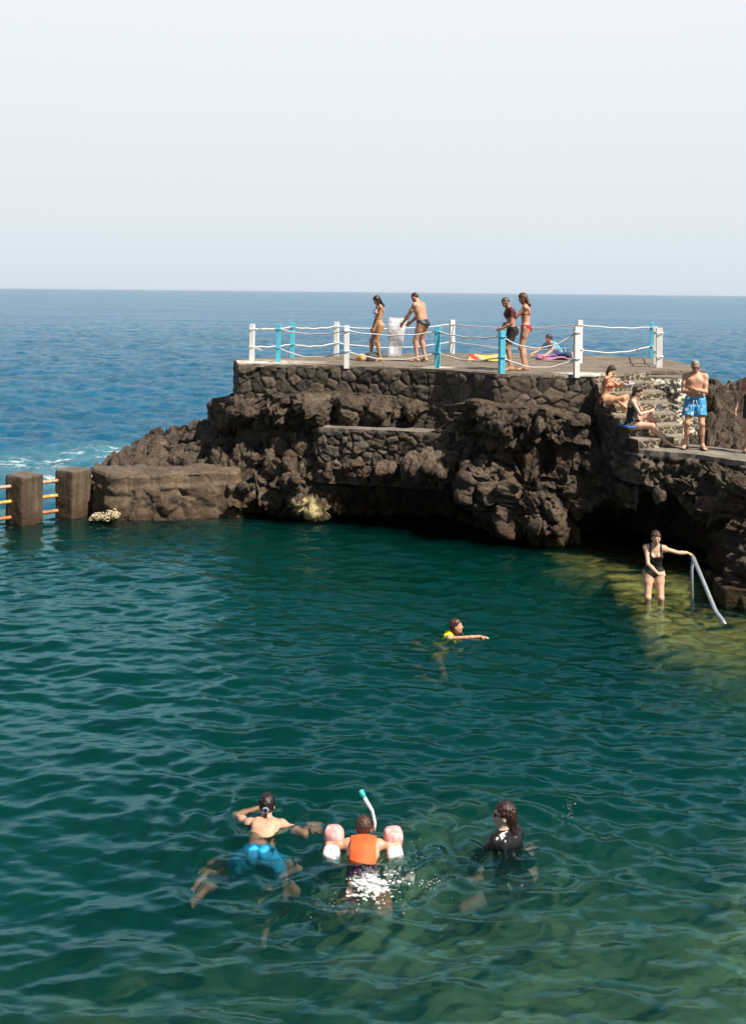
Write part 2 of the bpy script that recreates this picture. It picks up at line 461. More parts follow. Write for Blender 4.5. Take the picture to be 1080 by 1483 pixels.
# ================================================================== ROCK
def rock_material(name, wet=True):
    t = T(name); p = t.pos()
    a = t.noise(p, 1.1, 8, .62, .4); b = t.noise(p, 9.0, 6, .65); d = t.noise(p, .42, 3)
    c = t.ramp(a, [(.28, (.028, .021, .015)), (.44, (.080, .060, .042)), (.57, (.165, .126, .088)), (.76, (.32, .255, .18))])
    c = t.mix(t.maprange(t.attr('cell'), 0, 1, 0, .38), c, (.19, .145, .10))
    c = t.mix(t.maprange(b, .45, .75, 0, .55), c, (.03, .024, .020))
    rust = t.math('MULTIPLY', t.maprange(d, .54, .66), t.maprange(t.noise(p, 3.0, 5), .42, .6))
    c = t.mix(t.math('MULTIPLY', rust, .65), c, (.13, .052, .024))
    c = t.mix(t.maprange(t.noise(p, 15, 5, .72), .50, .40, 0, .55), c, (.022, .017, .013))
    speck = t.maprange(t.noise(p, 30, 4, .7), .64, .74, 0, .6)
    c = t.mix(speck, c, (.24, .20, .15))
    if wet:
        z = t.n('SeparateXYZ', i0=p).outputs[2]
        zz = t.math('ADD', z, t.math('MULTIPLY', t.math('SUBTRACT', a, .5), .7))
        band = t.maprange(zz, .62, .22)
        c = t.mix(t.math('MULTIPLY', band, .8), c, (.065, .030, .015))
        alg = t.math('MULTIPLY', t.maprange(zz, .30, .02), t.maprange(t.noise(p, 2.4, 5, .65), .42, .58))
        c = t.mix(t.math('MULTIPLY', alg, .85), c, (.075, .072, .016))
        c = t.mix(t.maprange(zz, .05, -.02, 0, .8), c, (.010, .009, .006))
        # pale crusts at the waterline
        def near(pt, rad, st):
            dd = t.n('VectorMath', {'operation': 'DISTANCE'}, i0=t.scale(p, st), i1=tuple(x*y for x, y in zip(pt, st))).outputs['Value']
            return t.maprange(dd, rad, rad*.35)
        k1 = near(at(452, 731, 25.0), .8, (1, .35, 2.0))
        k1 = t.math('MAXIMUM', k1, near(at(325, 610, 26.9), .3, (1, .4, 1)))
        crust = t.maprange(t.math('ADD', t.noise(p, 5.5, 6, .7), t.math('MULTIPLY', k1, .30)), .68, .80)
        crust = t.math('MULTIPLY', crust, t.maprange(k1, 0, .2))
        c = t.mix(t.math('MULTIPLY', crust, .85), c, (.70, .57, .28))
    h1 = t.math('ADD', t.math('MULTIPLY', t.noise(p, 5, 8, .68), 1.0), t.math('MULTIPLY', t.vor(p, 9), .35))
    rough = t.maprange(a, .3, .7, .75, .95)
    t.bsdf(c, rough, t.bump(t.noise(p, 24, 5, .7), .8, .045, t.bump(h1, 1.0, .13)), **{'Specular_IOR_Level': .3})
    return t.m
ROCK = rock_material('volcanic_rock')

ST = {  # px : k1..k5 (py, Y), Y of the waterline ; k0 (z, Y) behind
 96:  ((745,29.0),(750,28),(755,27.4),(760,27.0),(765,26.8), 26.7),
 118: ((690,31.0),(700,29.5),(712,28.5),(722,27.5),(735,27.2), 27.0),
 135: ((676,31.0),(688,29.5),(704,28.5),(720,27.5),(732,27.0), 26.8),
 160: ((661,31.5),(673,29.7),(690,28.2),(720,27.2),(732,26.9), 26.7),
 215: ((631,32.0),(649,30.2),(669,28.5),(700,27.0),(727,26.7), 26.6),
 265: ((611,31.5),(636,29.5),(662,28.0),(690,27.0),(725,26.6), 26.5),
 306: ((606,30.8),(622,29.0),(655,27.8),(690,26.9),(720,26.5), 26.4),
 345: ((574,28.0),(602,27.4),(622,27.9),(650,27.2),(700,26.5), 26.4),
 385: ((562,27.2),(592,26.7),(625,27.4),(660,26.8),(705,26.3), 26.6),
 420: ((566,26.9),(595,26.6),(640,26.9),(670,26.5),(710,26.2), 26.5),
 440: ((562,26.6),(600,26.1),(645,26.6),(680,26.3),(712,26.4), 26.3),
 480: ((563,26.5),(600,26.2),(662,26.2),(692,25.8),(705,26.8), 26.3),
 530: ((565,26.4),(612,26.2),(668,25.7),(690,25.5),(698,26.6), 26.5),
 575: ((568,26.3),(614,26.0),(668,25.5),(686,25.2),(692,26.8), 26.9),
 620: ((575,26.0),(615,25.8),(655,25.2),(690,25.0),(697,26.6), 26.7),
 650: ((582,25.4),(615,25.0),(655,24.8),(700,24.6),(710,26.2), 26.3),
 690: ((572,24.5),(602,24.2),(650,24.7),(722,24.3),(732,26.4), 26.4),
 730: ((582,24.2),(615,23.9),(655,24.3),(764,23.7),(774,24.4), 24.5),
 800: ((588,24.1),(620,23.7),(660,24.0),(744,23.4),(770,23.6), 23.8),
 838: ((594,24.1),(622,23.7),(665,23.8),(735,23.3),(762,23.7), 24.0),
 868: ((640,25.4),(655,24.9),(682,24.2),(722,23.3),(733,25.6), 26.0),
 905: ((672,23.3),(680,22.7),(694,22.0),(716,21.9),(726,25.2), 25.6),
 940: ((662,21.6),(672,21.4),(692,21.3),(714,21.3),(724,24.8), 25.0),
 1000:((668,20.9),(680,20.7),(702,20.6),(728,20.7),(738,23.9), 24.0),
 1046:((676,20.5),(690,20.2),(716,20.1),(745,20.2),(770,21.5), 20.3),
 1080:((684,20.1),(700,19.8),(730,19.7),(765,19.7),(800,19.3), 18.9),
 1180:((695,19.3),(708,19.0),(745,18.9),(790,19.0),(810,20.6), 20.0),
 1330:((710,17.6),(730,17.3),(770,17.2),(830,17.2),(850,17.8), 17.6),
 1560:((745,15.3),(765,15.0),(810,14.9),(880,14.8),(920,15.0), 14.8),
}
def k0(px, k1):
    x, y, z = at(px, *k1)
    if px < 335: return (x, y+3.2, -1.2)
    if px < 355: return (x, y+1.0, z-.1)
    return (x, y+(1.4 if px < 880 else 1.0), z+.03)
ST[1180] = ((690,20.0),(706,19.5),(745,18.9),(795,18.1),(850,17.4), 17.3)
ST[1330] = ((690,19.9),(715,19.1),(785,18.0),(850,17.0),(890,16.4), 16.2)
ST[1560] = ((690,19.6),(720,19.0),(780,18.0),(850,17.4),(880,17.8), 17.2)
for px in list(ST):
    v = ST[px]
    if px < 880: ST[px] = tuple((k[0], k[1]*.954) for k in v[:5]) + (v[5]*.954,)
    elif px < 1100: ST[px] = v[:4] + ((v[4][0], v[4][1]*.97), v[5]*.954)
keys = []
pxs = sorted(ST)
for px in pxs:
    s = ST[px]
    pts = [k0(px, s[0])] + [at(px, *k) for k in s[:5]]
    X0 = at(px, 700, s[5])[0]
    pts += [(X0, s[5], -.02), (X0, s[5]+(.35 if px < 500 else .9), -1.1), (X0, s[5]-.6, -4.8)]
    keys.append(pts)
keys = np.array(keys)                      # stations x keys x 3
def resample_cols(keys, cx):
    out = np.empty((len(cx), keys.shape[1], 3))
    for k in range(keys.shape[1]):
        for d in range(3):
            lin = np.interp(cx, pxs, keys[:, k, d])
            out[:, k, d] = lin
    return out
cx = np.concatenate([np.linspace(96, 1100, 640), np.linspace(1102, 1560, 120)])
C = resample_cols(keys, cx)
# soften the joints between stations
ker = np.array([1, 4, 6, 4, 1.])/16
for _ in range(3):
    Cp = np.pad(C, ((2, 2), (0, 0), (0, 0)), mode='edge')
    C = sum(ker[i]*Cp[i:i+len(cx)] for i in range(5))
nrow = [26, 40, 44, 52, 34, 40, 22, 10]
rows = []
for k, n in enumerate(nrow):
    tk = np.linspace(0, 1, n, endpoint=(k == len(nrow)-1))
    tk = tk if k in (0,) else .75*tk + .25*tk*tk*(3-2*tk)
    for q_ in tk: rows.append(C[:, k]*(1-q_) + C[:, k+1]*q_)
P = np.array(rows)                         # rows x cols x 3
nr, nc = P.shape[:2]
# individual big boulders of the face: centre (px, py), radius, how far they stand out
BOULD = [(352,585,26,26,.55),(395,600,26,34,.5),(405,572,14,14,.45),(335,600,16,22,.4),(455,592,20,34,.62),(430,580,10,18,.3),(508,588,34,26,.4),(545,592,28,30,.5),
         (600,592,22,24,.55),(585,604,10,20,-.35),(484,600,8,26,-.45),(410,690,40,26,.5),(380,660,26,20,.3),(440,700,18,22,.45),(300,645,30,14,.3),(270,628,30,10,.3),
         (240,640,26,10,.35),(690,700,26,40,.6),(672,690,12,34,.4),(640,672,28,16,.45),(725,720,16,30,-.4),(760,700,34,40,.55),(745,745,24,26,.35),(790,770,34,22,.5),(352,715,30,30,.22),(812,690,24,44,.4),
         (720,610,30,16,.25),(830,605,26,16,.35),(815,640,34,16,.35),(700,590,16,16,.3),(880,690,30,26,.55),(900,715,24,16,.45),(850,670,24,16,.35),
         (940,690,26,20,.4),(985,700,30,26,.5),(1040,705,28,26,.45),(1065,690,22,22,.35),(800,655,36,10,-.25),(845,655,18,14,-.3),(500,670,30,12,.35),(470,685,16,14,.35),(490,680,7,8,-.45),(455,678,8,9,-.4),
         (560,678,26,10,.3),(610,668,24,12,.3),(330,622,26,10,-.5),(380,628,34,9,-.55),(445,632,14,26,-.5),(460,645,14,18,-.45),(690,650,34,26,-.5),(655,640,16,24,-.3),(445,728,36,13,.55),(480,735,30,10,.4),
         (345,735,26,10,.2),(300,735,30,12,.3),(1005,730,18,14,.35),(955,725,18,12,.3)]
dx_ = P[..., 0]/P[..., 1]*F; dz_ = (H-P[..., 2])/P[..., 1]*F
ppx = 540 + dx_*CP - dz_*SP; ppy = 423.5 + dx_*SP + dz_*CP
front = (np.arange(nr) >= nrow[0]-6)[:, None] & (np.arange(nr) < sum(nrow[:6])+4)[:, None]
wob = .55*fbm(P.reshape(-1, 3), 1.9, 4, 90, .6).reshape(nr, nc)
brg = random.Random(31)
for (bx_, by_, rx, ry, am) in BOULD:
    # angular blocks: the outline is a polygon of five or six random cuts, the top slopes
    ex, ey = (ppx-bx_)/rx, (ppy-by_)/ry
    na = brg.randint(4, 6); a0 = brg.uniform(0, 6.28)
    rr = np.zeros_like(ex)
    for q_ in range(na):
        aa = a0 + 6.283*q_/na + brg.uniform(-.35, .35)
        rr = np.maximum(rr, (ex*math.cos(aa) + ey*math.sin(aa))/brg.uniform(.72, 1.0))
    rr = (.75*rr + .25*np.hypot(ex, ey))*(1+wob)
    slope = 1 + .35*(ex*brg.uniform(-1, 1) + ey*brg.uniform(-1, .4))
    P[..., 1] -= np.where(front, am*sstep(1.05, .45, rr)*np.clip(slope, .4, 1.5)*.8, 0)
rec = sstep(440, 462, ppx)*sstep(705, 640, ppx)*sstep(545, 560, ppy)*sstep(680, 662, ppy)*front
P[..., 1] += .30*rec
topm = sstep(610, 575, ppy)*(ppx > 350)
Pf = P.reshape(-1, 3)
Nn = blur_rows(-sheet_normals(Pf, nr, nc), nr, nc, 6)
if Nn[(nrow[0]+20)*nc + 300][1] > 0: Nn = -Nn
warp = np.stack([fbm(Pf, 1.2, 3, 70), fbm(Pf, 1.2, 3, 73), fbm(Pf, 1.2, 3, 76)], 1)
def lumps(Q, scale, s):
    f1, f2, c_ = voronoi(Q, scale, s)
    return np.sqrt(np.clip(1-(f1/.85)**2, 0, 1))*(.55+.9*c_) - .35*np.clip(.12-(f2-f1), 0, 1)/.12, c_
F1_, e1, c1 = facets(Pf*np.array([1, 1, .75]) + .24*warp, .72, 1, .85)
F2_, e2, c2 = facets(Pf*np.array([1, 1, .8]) + .11*warp, 1.9, 11, .9)
F3_, e3, c3 = facets(Pf + .05*warp, 6.0, 21, .8)
l2, _c = lumps(Pf + .25*warp, 1.7, 5)
l3, _c = lumps(Pf + .10*warp, 5.5, 9)
fb = fbm(Pf, 3.0, 6, 30, .62)
rid = 1-np.abs(fbm(Pf + .2*warp, 1.5, 5, 33, .6))*2.4
smooth_m = sstep(.38, .62, .5+.5*fbm(Pf, .6, 2, 95))        # some faces are broken smooth, others are clinker
cr_ = np.clip(.10-e1, 0, 1)/.10; cr2 = np.clip(.12-e2, 0, 1)/.12
disp = .36*F1_ - .24*cr_ + .20*F2_ - .10*cr2 + .075*F3_*(1.3-.7*smooth_m) \
     + (1-smooth_m)*(.05*(l2-.4) + .035*(l3-.4)) + .085*fb*(1.35-smooth_m*.7) + .07*(rid-.5)
ridx = np.arange(nr)[:, None]*np.ones((1, nc))
fade = sstep(0, 4, ridx)*1.0
pxcol = np.broadcast_to(cx[None, :], (nr, nc))
fade = fade*np.where((pxcol > 345) & (ridx < nrow[0]), .55, 1.0)
fade = fade*(1-.75*sstep(895, 935, pxcol)*(ridx < nrow[0]+14))
fade = fade*(1-.62*rec)*(1-.45*topm)
fade = fade*(1-.5*sstep(600, 560, ppy)*sstep(285, 310, ppx)*sstep(385, 350, ppx))
fade = fade*(1-.45*sstep(330, 290, ppx))
Dv = Nn*(disp*fade.ravel())[:, None]
Dv[:, 2] *= 1-.6*topm.ravel()
Pd = Pf + Dv
Pd[:, 2] -= .12*topm.ravel()
me = np_mesh('rock_cliff', Pd, grid_quads(nr, nc), {'cell': np.clip(.6*c1+.4*c2, 0, 1)})
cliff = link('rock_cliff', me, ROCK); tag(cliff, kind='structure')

# ---- lava field behind the walkway
lx = np.linspace(5.6, 19, 420); ly = np.linspace(0, 1, 420)
LX, LY = np.meshgrid(lx, ly)
pe0 = np.interp(lx, [5.2, 6.3, 7.3, 9.3, 12, 19], [22.3, 22.0, 21.2, 20.9, 20.8, 20.6])     # rear edge of the walkway
LY = (pe0[None, :]-.25)*(36/(pe0[None, :]-.25))**LY
Pl = np.stack([LX.ravel(), LY.ravel(), np.zeros(LX.size)], 1)
wl = np.stack([fbm(Pl, .9, 3, 110), fbm(Pl, .9, 3, 113), 0*LX.ravel()], 1)
a1, _e, ca = facets(Pl + .35*wl, .75, 21, .8); a2, _e, cb = facets(Pl + .2*wl, 1.9, 25, .8); a3, cc = lumps(Pl + .1*wl, 4.2, 29); a4, cd_ = lumps(Pl + .3*wl, 1.3, 33)
a1 = a1*.8+.3; a2 = a2*.5+.4
zl_ = PATH-.40 + .105*np.clip(LY.ravel()-21.5, 0, 9) + .42*(a1-.3) + .36*(a2-.4) + .22*(a4-.4) + .16*(a3-.4) + .30*fbm(Pl, 1.6, 6, 120, .66)
back = sstep(30.2, 34, LY.ravel() + .8*fbm(Pl, .4, 2, 125))
zl_ = zl_*(1-back) + -1.5*back
pe = np.broadcast_to(pe0[None, :], LX.shape).ravel()
under = sstep(.35, -.1, LY.ravel()-pe)
zl_ = zl_*(1-under) + (PATH-.2)*under
zl_ = np.where(LY.ravel() < pe+.9, np.minimum(zl_, PATH+.05 + .35*np.clip(LY.ravel()-pe, 0, 1)), zl_)
m_side = sstep(7.9, 6.9, LX.ravel())*sstep(22.6, 23.6, LY.ravel())
zl_ = zl_ - m_side*.25
me = np_mesh('lava_field', np.stack([LX.ravel(), LY.ravel(), zl_], 1), grid_quads(*LX.shape), {'cell': .5*ca+.5*cb})
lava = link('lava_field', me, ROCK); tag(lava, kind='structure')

# ================================================================== HAZE over the sea
hb = MB(); hb.box((0, 14000, 1.6), (36000, 32000, 19.2))
t = T('haze'); pv = t.n('VolumePrincipled', Color=(.80, .87, .95), Density=.00002, Anisotropy=.2)
t.t.links.new(pv.outputs[0], t.out.inputs['Volume'])
hz = hb.build('haze', t.m); tag(hz, kind='stuff')
# ================================================================== MASONRY
def masonry_material(name, stone_a, stone_b, mortar, mw=(.02, .07), lime=0.0, bumpd=.03):
    """stones and joints come from the mesh's own per-vertex cell and joint values"""
    t = T(name); p = t.pos()
    c = t.mix(t.attr('cell'), stone_a, stone_b)
    a = t.noise(p, 7, 7, .66); b = t.noise(p, 38, 4, .7)
    c = t.mix(t.maprange(a, .4, .7, 0, .6), c, tuple(x*.45 for x in stone_a))
    c = t.mix(t.maprange(b, .62, .75, 0, .45), c, tuple(min(1, x*2.2) for x in stone_b))
    j = t.maprange(t.math('ADD', t.attr('joint'), t.math('MULTIPLY', t.math('SUBTRACT', a, .5), .05)), mw[1], mw[0])
    c = t.mix(j, c, mortar)
    if lime:
        k = t.maprange(t.noise(p, 5, 6, .7), .62-.16*lime, .68-.16*lime)
        c = t.mix(t.math('MULTIPLY', k, .9), c, (.66, .62, .52))
    t.bsdf(c, .88, t.bump(t.math('ADD', a, t.math('MULTIPLY', b, .3)), .8, bumpd), **{'Specular_IOR_Level': .3})
    return t.m
WALL_M = masonry_material('basalt_wall', (.062, .048, .036), (.17, .135, .10), (.022, .018, .014), mw=(.01, .05))
COB_M = masonry_material('cobble_riser', (.055, .045, .032), (.14, .115, .080), (.42, .36, .265), (.04, .13), bumpd=.02)
PED_M = masonry_material('limed_masonry', (.07, .06, .05), (.16, .135, .10), (.45, .40, .30), (.03, .10), lime=1.0)

t = T('deck_paving'); p = t.pos()
f1 = t.vor(t.scale(p, (1, 1, 1)), 2.6, 'DISTANCE_TO_EDGE'); a = t.noise(p, 1.2, 7, .65, .3); b = t.noise(p, 14, 5, .7)
cc_ = t.vor(p, 2.6, 'F1', 'Color')
c = t.ramp(a, [(.3, (.10, .078, .055)), (.5, (.17, .135, .098)), (.7, (.26, .21, .16))])
c = t.mix(t.maprange(t.n('SeparateColor', i0=cc_).outputs[0], 0, 1, 0, .45), c, (.13, .105, .08))
c = t.mix(t.maprange(f1, .05, .02, 0, .55), c, (.32, .27, .20))
c = t.mix(t.maprange(b, .6, .75, 0, .5), c, (.10, .08, .065))
def blob(pt, rad, st=(1, 1, 1)):
    d = t.n('VectorMath', {'operation': 'DISTANCE'}, i0=t.scale(p, st), i1=tuple(x*y for x, y in zip(pt, st))).outputs['Value']
    return t.maprange(d, rad, rad*.3)
lime = t.math('MAXIMUM', blob(gnd(375, 524, DECK), 1.5, (.8, 1.4, 1)), t.math('MAXIMUM', blob(gnd(633, 532, DECK), .5), blob(gnd(850, 542, DECK), .9)))
lm = t.math('MULTIPLY', lime, t.maprange(t.noise(p, 6, 6, .7), .40, .50))
c = t.mix(lm, c, (.72, .66, .56))
t.bsdf(c, .85, t.bump(t.math('ADD', t.math('MULTIPLY', t.maprange(f1, 0, .06), .6), b), .5, .02))
DECK_M = t.m

t = T('weathered_concrete'); p = t.pos()
a = t.noise(p, 1.4, 7, .66, .4); b = t.noise(p, 12, 6, .7)
st = t.noise(t.scale(p, (9, 9, .55)), 1.0, 4, .6)
c = t.ramp(a, [(.3, (.040, .027, .016)), (.5, (.085, .058, .035)), (.7, (.165, .118, .072))])
c = t.mix(t.maprange(st, .45, .7, 0, .6), c, (.055, .036, .022))
c = t.mix(t.maprange(st, .55, .38, 0, .35), c, (.20, .14, .085))
c = t.mix(t.maprange(b, .58, .75, 0, .6), c, (.04, .03, .022))
z = t.n('SeparateXYZ', i0=p).outputs[2]
c = t.mix(t.maprange(t.math('ADD', z, t.math('MULTIPLY', t.math('SUBTRACT', a, .5), .5)), .42, .05, 0, .85), c, (.055, .028, .013))
c = t.mix(t.maprange(t.math('ADD', z, t.math('MULTIPLY', t.math('SUBTRACT', b, .5), .3)), 1.0, 1.13, 0, .45), c, (.20, .18, .17))
t.bsdf(c, .82, t.bump(t.math('ADD', a, t.math('MULTIPLY', b, .5)), .8, .05))
CONC_M = t.m
t = T('path_concrete'); p = t.pos()
a = t.noise(p, 2.2, 7, .66, .4); b = t.noise(p, 16, 6, .7)
c = t.ramp(a, [(.3, (.12, .10, .08)), (.5, (.21, .18, .145)), (.7, (.33, .29, .235))])
c = t.mix(t.maprange(b, .58, .72, 0, .65), c, (.07, .058, .045))
t.bsdf(c, .85, t.bump(t.math('ADD', a, t.math('MULTIPLY', b, .6)), .8, .04))
PATHC_M = t.m
t = T('step_tread'); p = t.pos(); a = t.noise(p, 7, 6, .66, .4); e_ = t.vor(p, 5.2, 'DISTANCE_TO_EDGE')
c = t.ramp(a, [(.3, (.14, .118, .088)), (.5, (.26, .222, .168)), (.7, (.38, .33, .255))])
c = t.mix(t.maprange(e_, .06, .03, 0, .6), c, (.34, .30, .22))
t.bsdf(c, .88, t.bump(a, .9, .05)); TREAD_M = t.m

def wall_grid(poly, ztop, zbot, step=.03, cell=3.3, seed=1, amp=.045, jointy=1.0, rough=.03, squash=1.25, ztop_fn=None, inward=.0):
    """a masonry face that follows a plan polyline; each stone bulges, joints sink"""
    pts = [np.array(p[:2], float) for p in poly]
    seg = [np.linalg.norm(b-a) for a, b in zip(pts, pts[1:])]; L = sum(seg)
    n = max(8, int(L/step)); S = np.linspace(0, L, n)
    cum = np.concatenate([[0], np.cumsum(seg)])
    xy = np.stack([np.interp(S, cum, [q[0] for q in pts]), np.interp(S, cum, [q[1] for q in pts])], 1)
    tg = np.gradient(xy, axis=0); tg /= np.linalg.norm(tg, axis=1, keepdims=True)
    nm = np.stack([tg[:, 1], -tg[:, 0]], 1)            # outward = to the right of the walking direction
    m = max(6, int((ztop-zbot)/step)); v = np.linspace(0, 1, m)
    zt = ztop*np.ones(n) if ztop_fn is None else ztop_fn(S/L)
    Zg = zt[None, :]*(1-v[:, None]) + zbot*v[:, None]
    U = np.stack([np.broadcast_to(S[None, :], Zg.shape), Zg*squash, np.full(Zg.shape, seed*3.7)], 2).reshape(-1, 3)
    U = U + .05*np.stack([fbm(U, 3, 2, seed), fbm(U, 3, 2, seed+5), 0*U[:, 0]], 1)
    f1, f2, c_ = voronoi(U, cell, seed, .8)
    j = (f2-f1)
    d = amp*(sstep(0, .11*jointy, j)-.5) + amp*.9*(c_-.5)  + rough*fbm(U, 9, 4, seed+9)
    d = d.reshape(Zg.shape)*sstep(-.02, .06, v)[:, None]
    bat = inward*v[:, None]
    Pq = np.stack([xy[None, :, 0] + nm[None, :, 0]*(d+bat), xy[None, :, 1] + nm[None, :, 1]*(d+bat), Zg], 2).reshape(-1, 3)
    return Pq, grid_quads(m, n, flip=True), c_, j

def join_grids(parts):
    V, Q, c, j, off = [], [], [], [], 0
    for a, b, cc, jj in parts:
        V.append(a); Q.append(b+off); c.append(cc); j.append(jj); off += len(a)
    return np.concatenate(V), np.concatenate(Q), {'cell': np.concatenate(c), 'joint': np.concatenate(j)}

# ------------------------------------------------------------------ the bathing platform
A_ = gnd(346, 526.5, DECK)[:2]; B_ = gnd(500, 530, DECK)[:2]; C_ = gnd(633, 534.5, DECK)[:2]; D_ = gnd(716, 541.5, DECK)[:2]; E_ = gnd(862, 543, DECK)[:2]
F_ = (6.45, 25.15); G_ = (7.75, 25.3); H_ = (8.1, 27.6); I_ = (8.05, 30.6); J_ = (5.0, 32.0); K_ = (2.0, 32.0); L_ = (-1.1, 30.2); M_ = (-2.35, 29.0)
A0_ = (A_[0]-.02, A_[1]+.0); N_ = (-3.55, 28.0)
plat = empty('stone_platform', (2.5, 27.5, 2.2))
tag(plat, 'brown paved bathing platform on dark stone walls, ringed by the rope railing', 'platform')
def child(o, root):
    o.parent = root; o.matrix_parent_inverse = Matrix.Translation(-Vector(root.location)); return o
deck_poly = [A_, B_, C_, D_, E_, F_, G_, H_, I_, J_, K_, L_, M_, N_]
def dense_poly(poly, step=.25, jit=.035, seed=3):
    out = []
    n = len(poly); rg = random.Random(seed)
    for i in range(n):
        a, b = Vector(poly[i][:2]), Vector(poly[(i+1) % n][:2])
        k = max(1, int((b-a).length/step))
        for s in range(k):
            q = a.lerp(b, s/k); out.append((q.x+rg.uniform(-jit, jit), q.y+rg.uniform(-jit, jit)))
    return out
cen = Vector((2.5, 27.5))
dp = [tuple(cen + (Vector(p[:2])-cen)*.998) for p in deck_poly]
mb = MB(); mb.prism(dense_poly(dp), DECK-.07, DECK)
child(mb.build('deck_slab', DECK_M), plat)
front = wall_grid([N_, A_, B_, C_, D_, E_], DECK-.035, DECK-1.9, .026, 2.6, 3, .040, rough=.028)
child(link('retaining_wall', np_mesh('retaining_wall', *join_grids([front])), WALL_M), plat)
rear = wall_grid([F_, G_, H_, I_, J_, K_, L_, M_, N_], DECK-.035, 1.2, .07, 2.6, 8, .055)
child(link('retaining_wall', np_mesh('retaining_wall', *join_grids([rear])), WALL_M), plat)
stairface = wall_grid([E_, F_], DECK-.03, DECK-.40, .02, 5.2, 12, .02, jointy=.9, rough=.012)
child(link('riser', np_mesh('riser', *join_grids([stairface])), COB_M), plat)

# ------------------------------------------------------------------ stairs
stair = empty('stone_staircase', (5.6, 23.2, 2.4))
tag(stair, 'flight of pale-jointed cobble steps from the platform down to the walkway', 'stairs')
Lp = [(0, E_[0], E_[1]), (.5, 4.86, 22.95), (1.0, 5.24, 21.40)]
Rp = [(0, F_[0], F_[1]), (.5, 6.42, 23.45), (1.0, 6.42, 22.05)]
def lerp_pts(tab, q):
    return (float(np.interp(q, [r[0] for r in tab], [r[1] for r in tab])), float(np.interp(q, [r[0] for r in tab], [r[2] for r in tab])))
NS = 7; RISE = (DECK-PATH)/NS
for j in range(1, NS):
    z = DECK - RISE*j
    l0, l1 = lerp_pts(Lp, (j-1)/(NS-1)), lerp_pts(Lp, j/(NS-1)); r0, r1 = lerp_pts(Rp, (j-1)/(NS-1)), lerp_pts(Rp, j/(NS-1))
    step = empty('step', (0, 0, 0)); child(step, stair)
    mb = MB(); mb.prism(dense_poly([l0, l1, r1, r0], .15, .010, j), z-.034, z)
    tr_ = mb.build('tread', TREAD_M); tr_.parent = step
    ins = -.004
    g1 = wall_grid([(l1[0]+ins, l1[1]+ins), (r1[0]-ins, r1[1]+ins)], z-.032, z-.36, .02, 6.3, 20+j, .022, jointy=.9, rough=.012)
    ri = link('riser', np_mesh('riser', *join_grids([g1])), COB_M); ri.parent = step
g = []
cheek_l = [lerp_pts(Lp, q) for q in np.linspace(0, 1, 13)]
def zstep(u): return DECK - RISE*np.clip(np.ceil(u*(NS-1)-1e-6), 1, NS-1) - .05
gl_ = wall_grid([(p_[0]-.0, p_[1]) for p_ in cheek_l], DECK, .95, .03, 3.0, 41, .05, ztop_fn=lambda u: zstep(u))
child(link('cheek_wall', np_mesh('cheek_wall', *join_grids([gl_])), WALL_M), stair)
cheek_r = [lerp_pts(Rp, q) for q in np.linspace(1, 0, 13)]
gr_ = wall_grid([(p_[0]+.0, p_[1]) for p_ in cheek_r], DECK, .95, .04, 3.0, 44, .05, ztop_fn=lambda u: zstep(1-u))
child(link('cheek_wall', np_mesh('cheek_wall', *join_grids([gr_])), WALL_M), stair)

# pedestal beside the top of the stairs
ped = empty('stone_pier', (6.95, 24.6, 2.6)); tag(ped, 'squat stone pier splashed with white lime at the right of the top steps', 'pier')
q0 = (6.18, 24.62); q1 = (6.86, 24.40); q2 = (7.72, 25.25); q3 = (6.45, 25.2)
g1 = wall_grid([(6.3, 25.15), q0, q1, q2], DECK-.12, 1.9, .022, 4.6, 51, .07, rough=.05)
child(link('pier_face', np_mesh('pier_face', *join_grids([g1])), PED_M), ped)
mb = MB(); mb.prism(dense_poly([q0, q1, q2, q3], .12, .015), DECK-.19, DECK-.09); child(mb.build('pier_top', PATHC_M), ped)

# ------------------------------------------------------------------ walkway
pf = [gnd(925, 651, PATH), gnd(1000, 657, PATH), gnd(1080, 668.5, PATH), gnd(1200, 675, PATH), gnd(1560, 686, PATH)]
pb = [gnd(1560, 664, PATH), gnd(1200, 657, PATH), gnd(1080, 652.5, PATH), gnd(992, 642.5, PATH), (6.4, 22.4, PATH), (5.1, 22.4, PATH)]
mb = MB(); mb.prism(dense_poly(pf+pb, .12, .03, 9), PATH-.11, PATH)
wk = mb.build('walkway', PATHC_M); tag(wk, kind='structure')
g1 = wall_grid([(4.95, 22.1)] + [(a_[0], a_[1]) for a_ in pf], PATH-.08, 1.5, .03, 3.6, 61, .11, rough=.10, inward=.0)
wf = link('walkway_edge_wall', np_mesh('walkway_edge_wall', *join_grids([g1])), WALL_M)
tag(wf, 'ragged dark stone wall carrying the outer edge of the walkway', 'wall')

# ------------------------------------------------------------------ stone terrace built into the rock below the platform
ter = empty('masonry_terrace', (0, 25.6, 1.3)); tag(ter, 'small dark masonry ledge with a flat top, built into the rock face under the platform', 'ledge')
tp = [at(450, 640, 25.4)[:2], at(462, 640, 24.85)[:2], at(560, 640, 24.45)[:2], at(640, 640, 24.0)[:2], at(672, 640, 23.75)[:2], at(708, 640, 24.0)[:2]]
zt_ = lambda u: 2.09 + .03*u + .55*sstep(.66, .92, u)
g1 = wall_grid(tp, 2.2, .85, .026, 3.7, 71, .065, rough=.04, ztop_fn=zt_)
child(link('terrace_wall', np_mesh('terrace_wall', *join_grids([g1])), WALL_M), ter)
back_ = [(p_[0]+.05, p_[1]+1.1) for p_ in tp[::-1]]
mb = MB(); mb.prism(dense_poly(tp[:4] + [(tp[3][0], tp[3][1]+1.3), (tp[0][0]+.2, tp[0][1]+.9)], .15, .02), 2.02, 2.105)
child(mb.build('terrace_top', PATHC_M), ter)
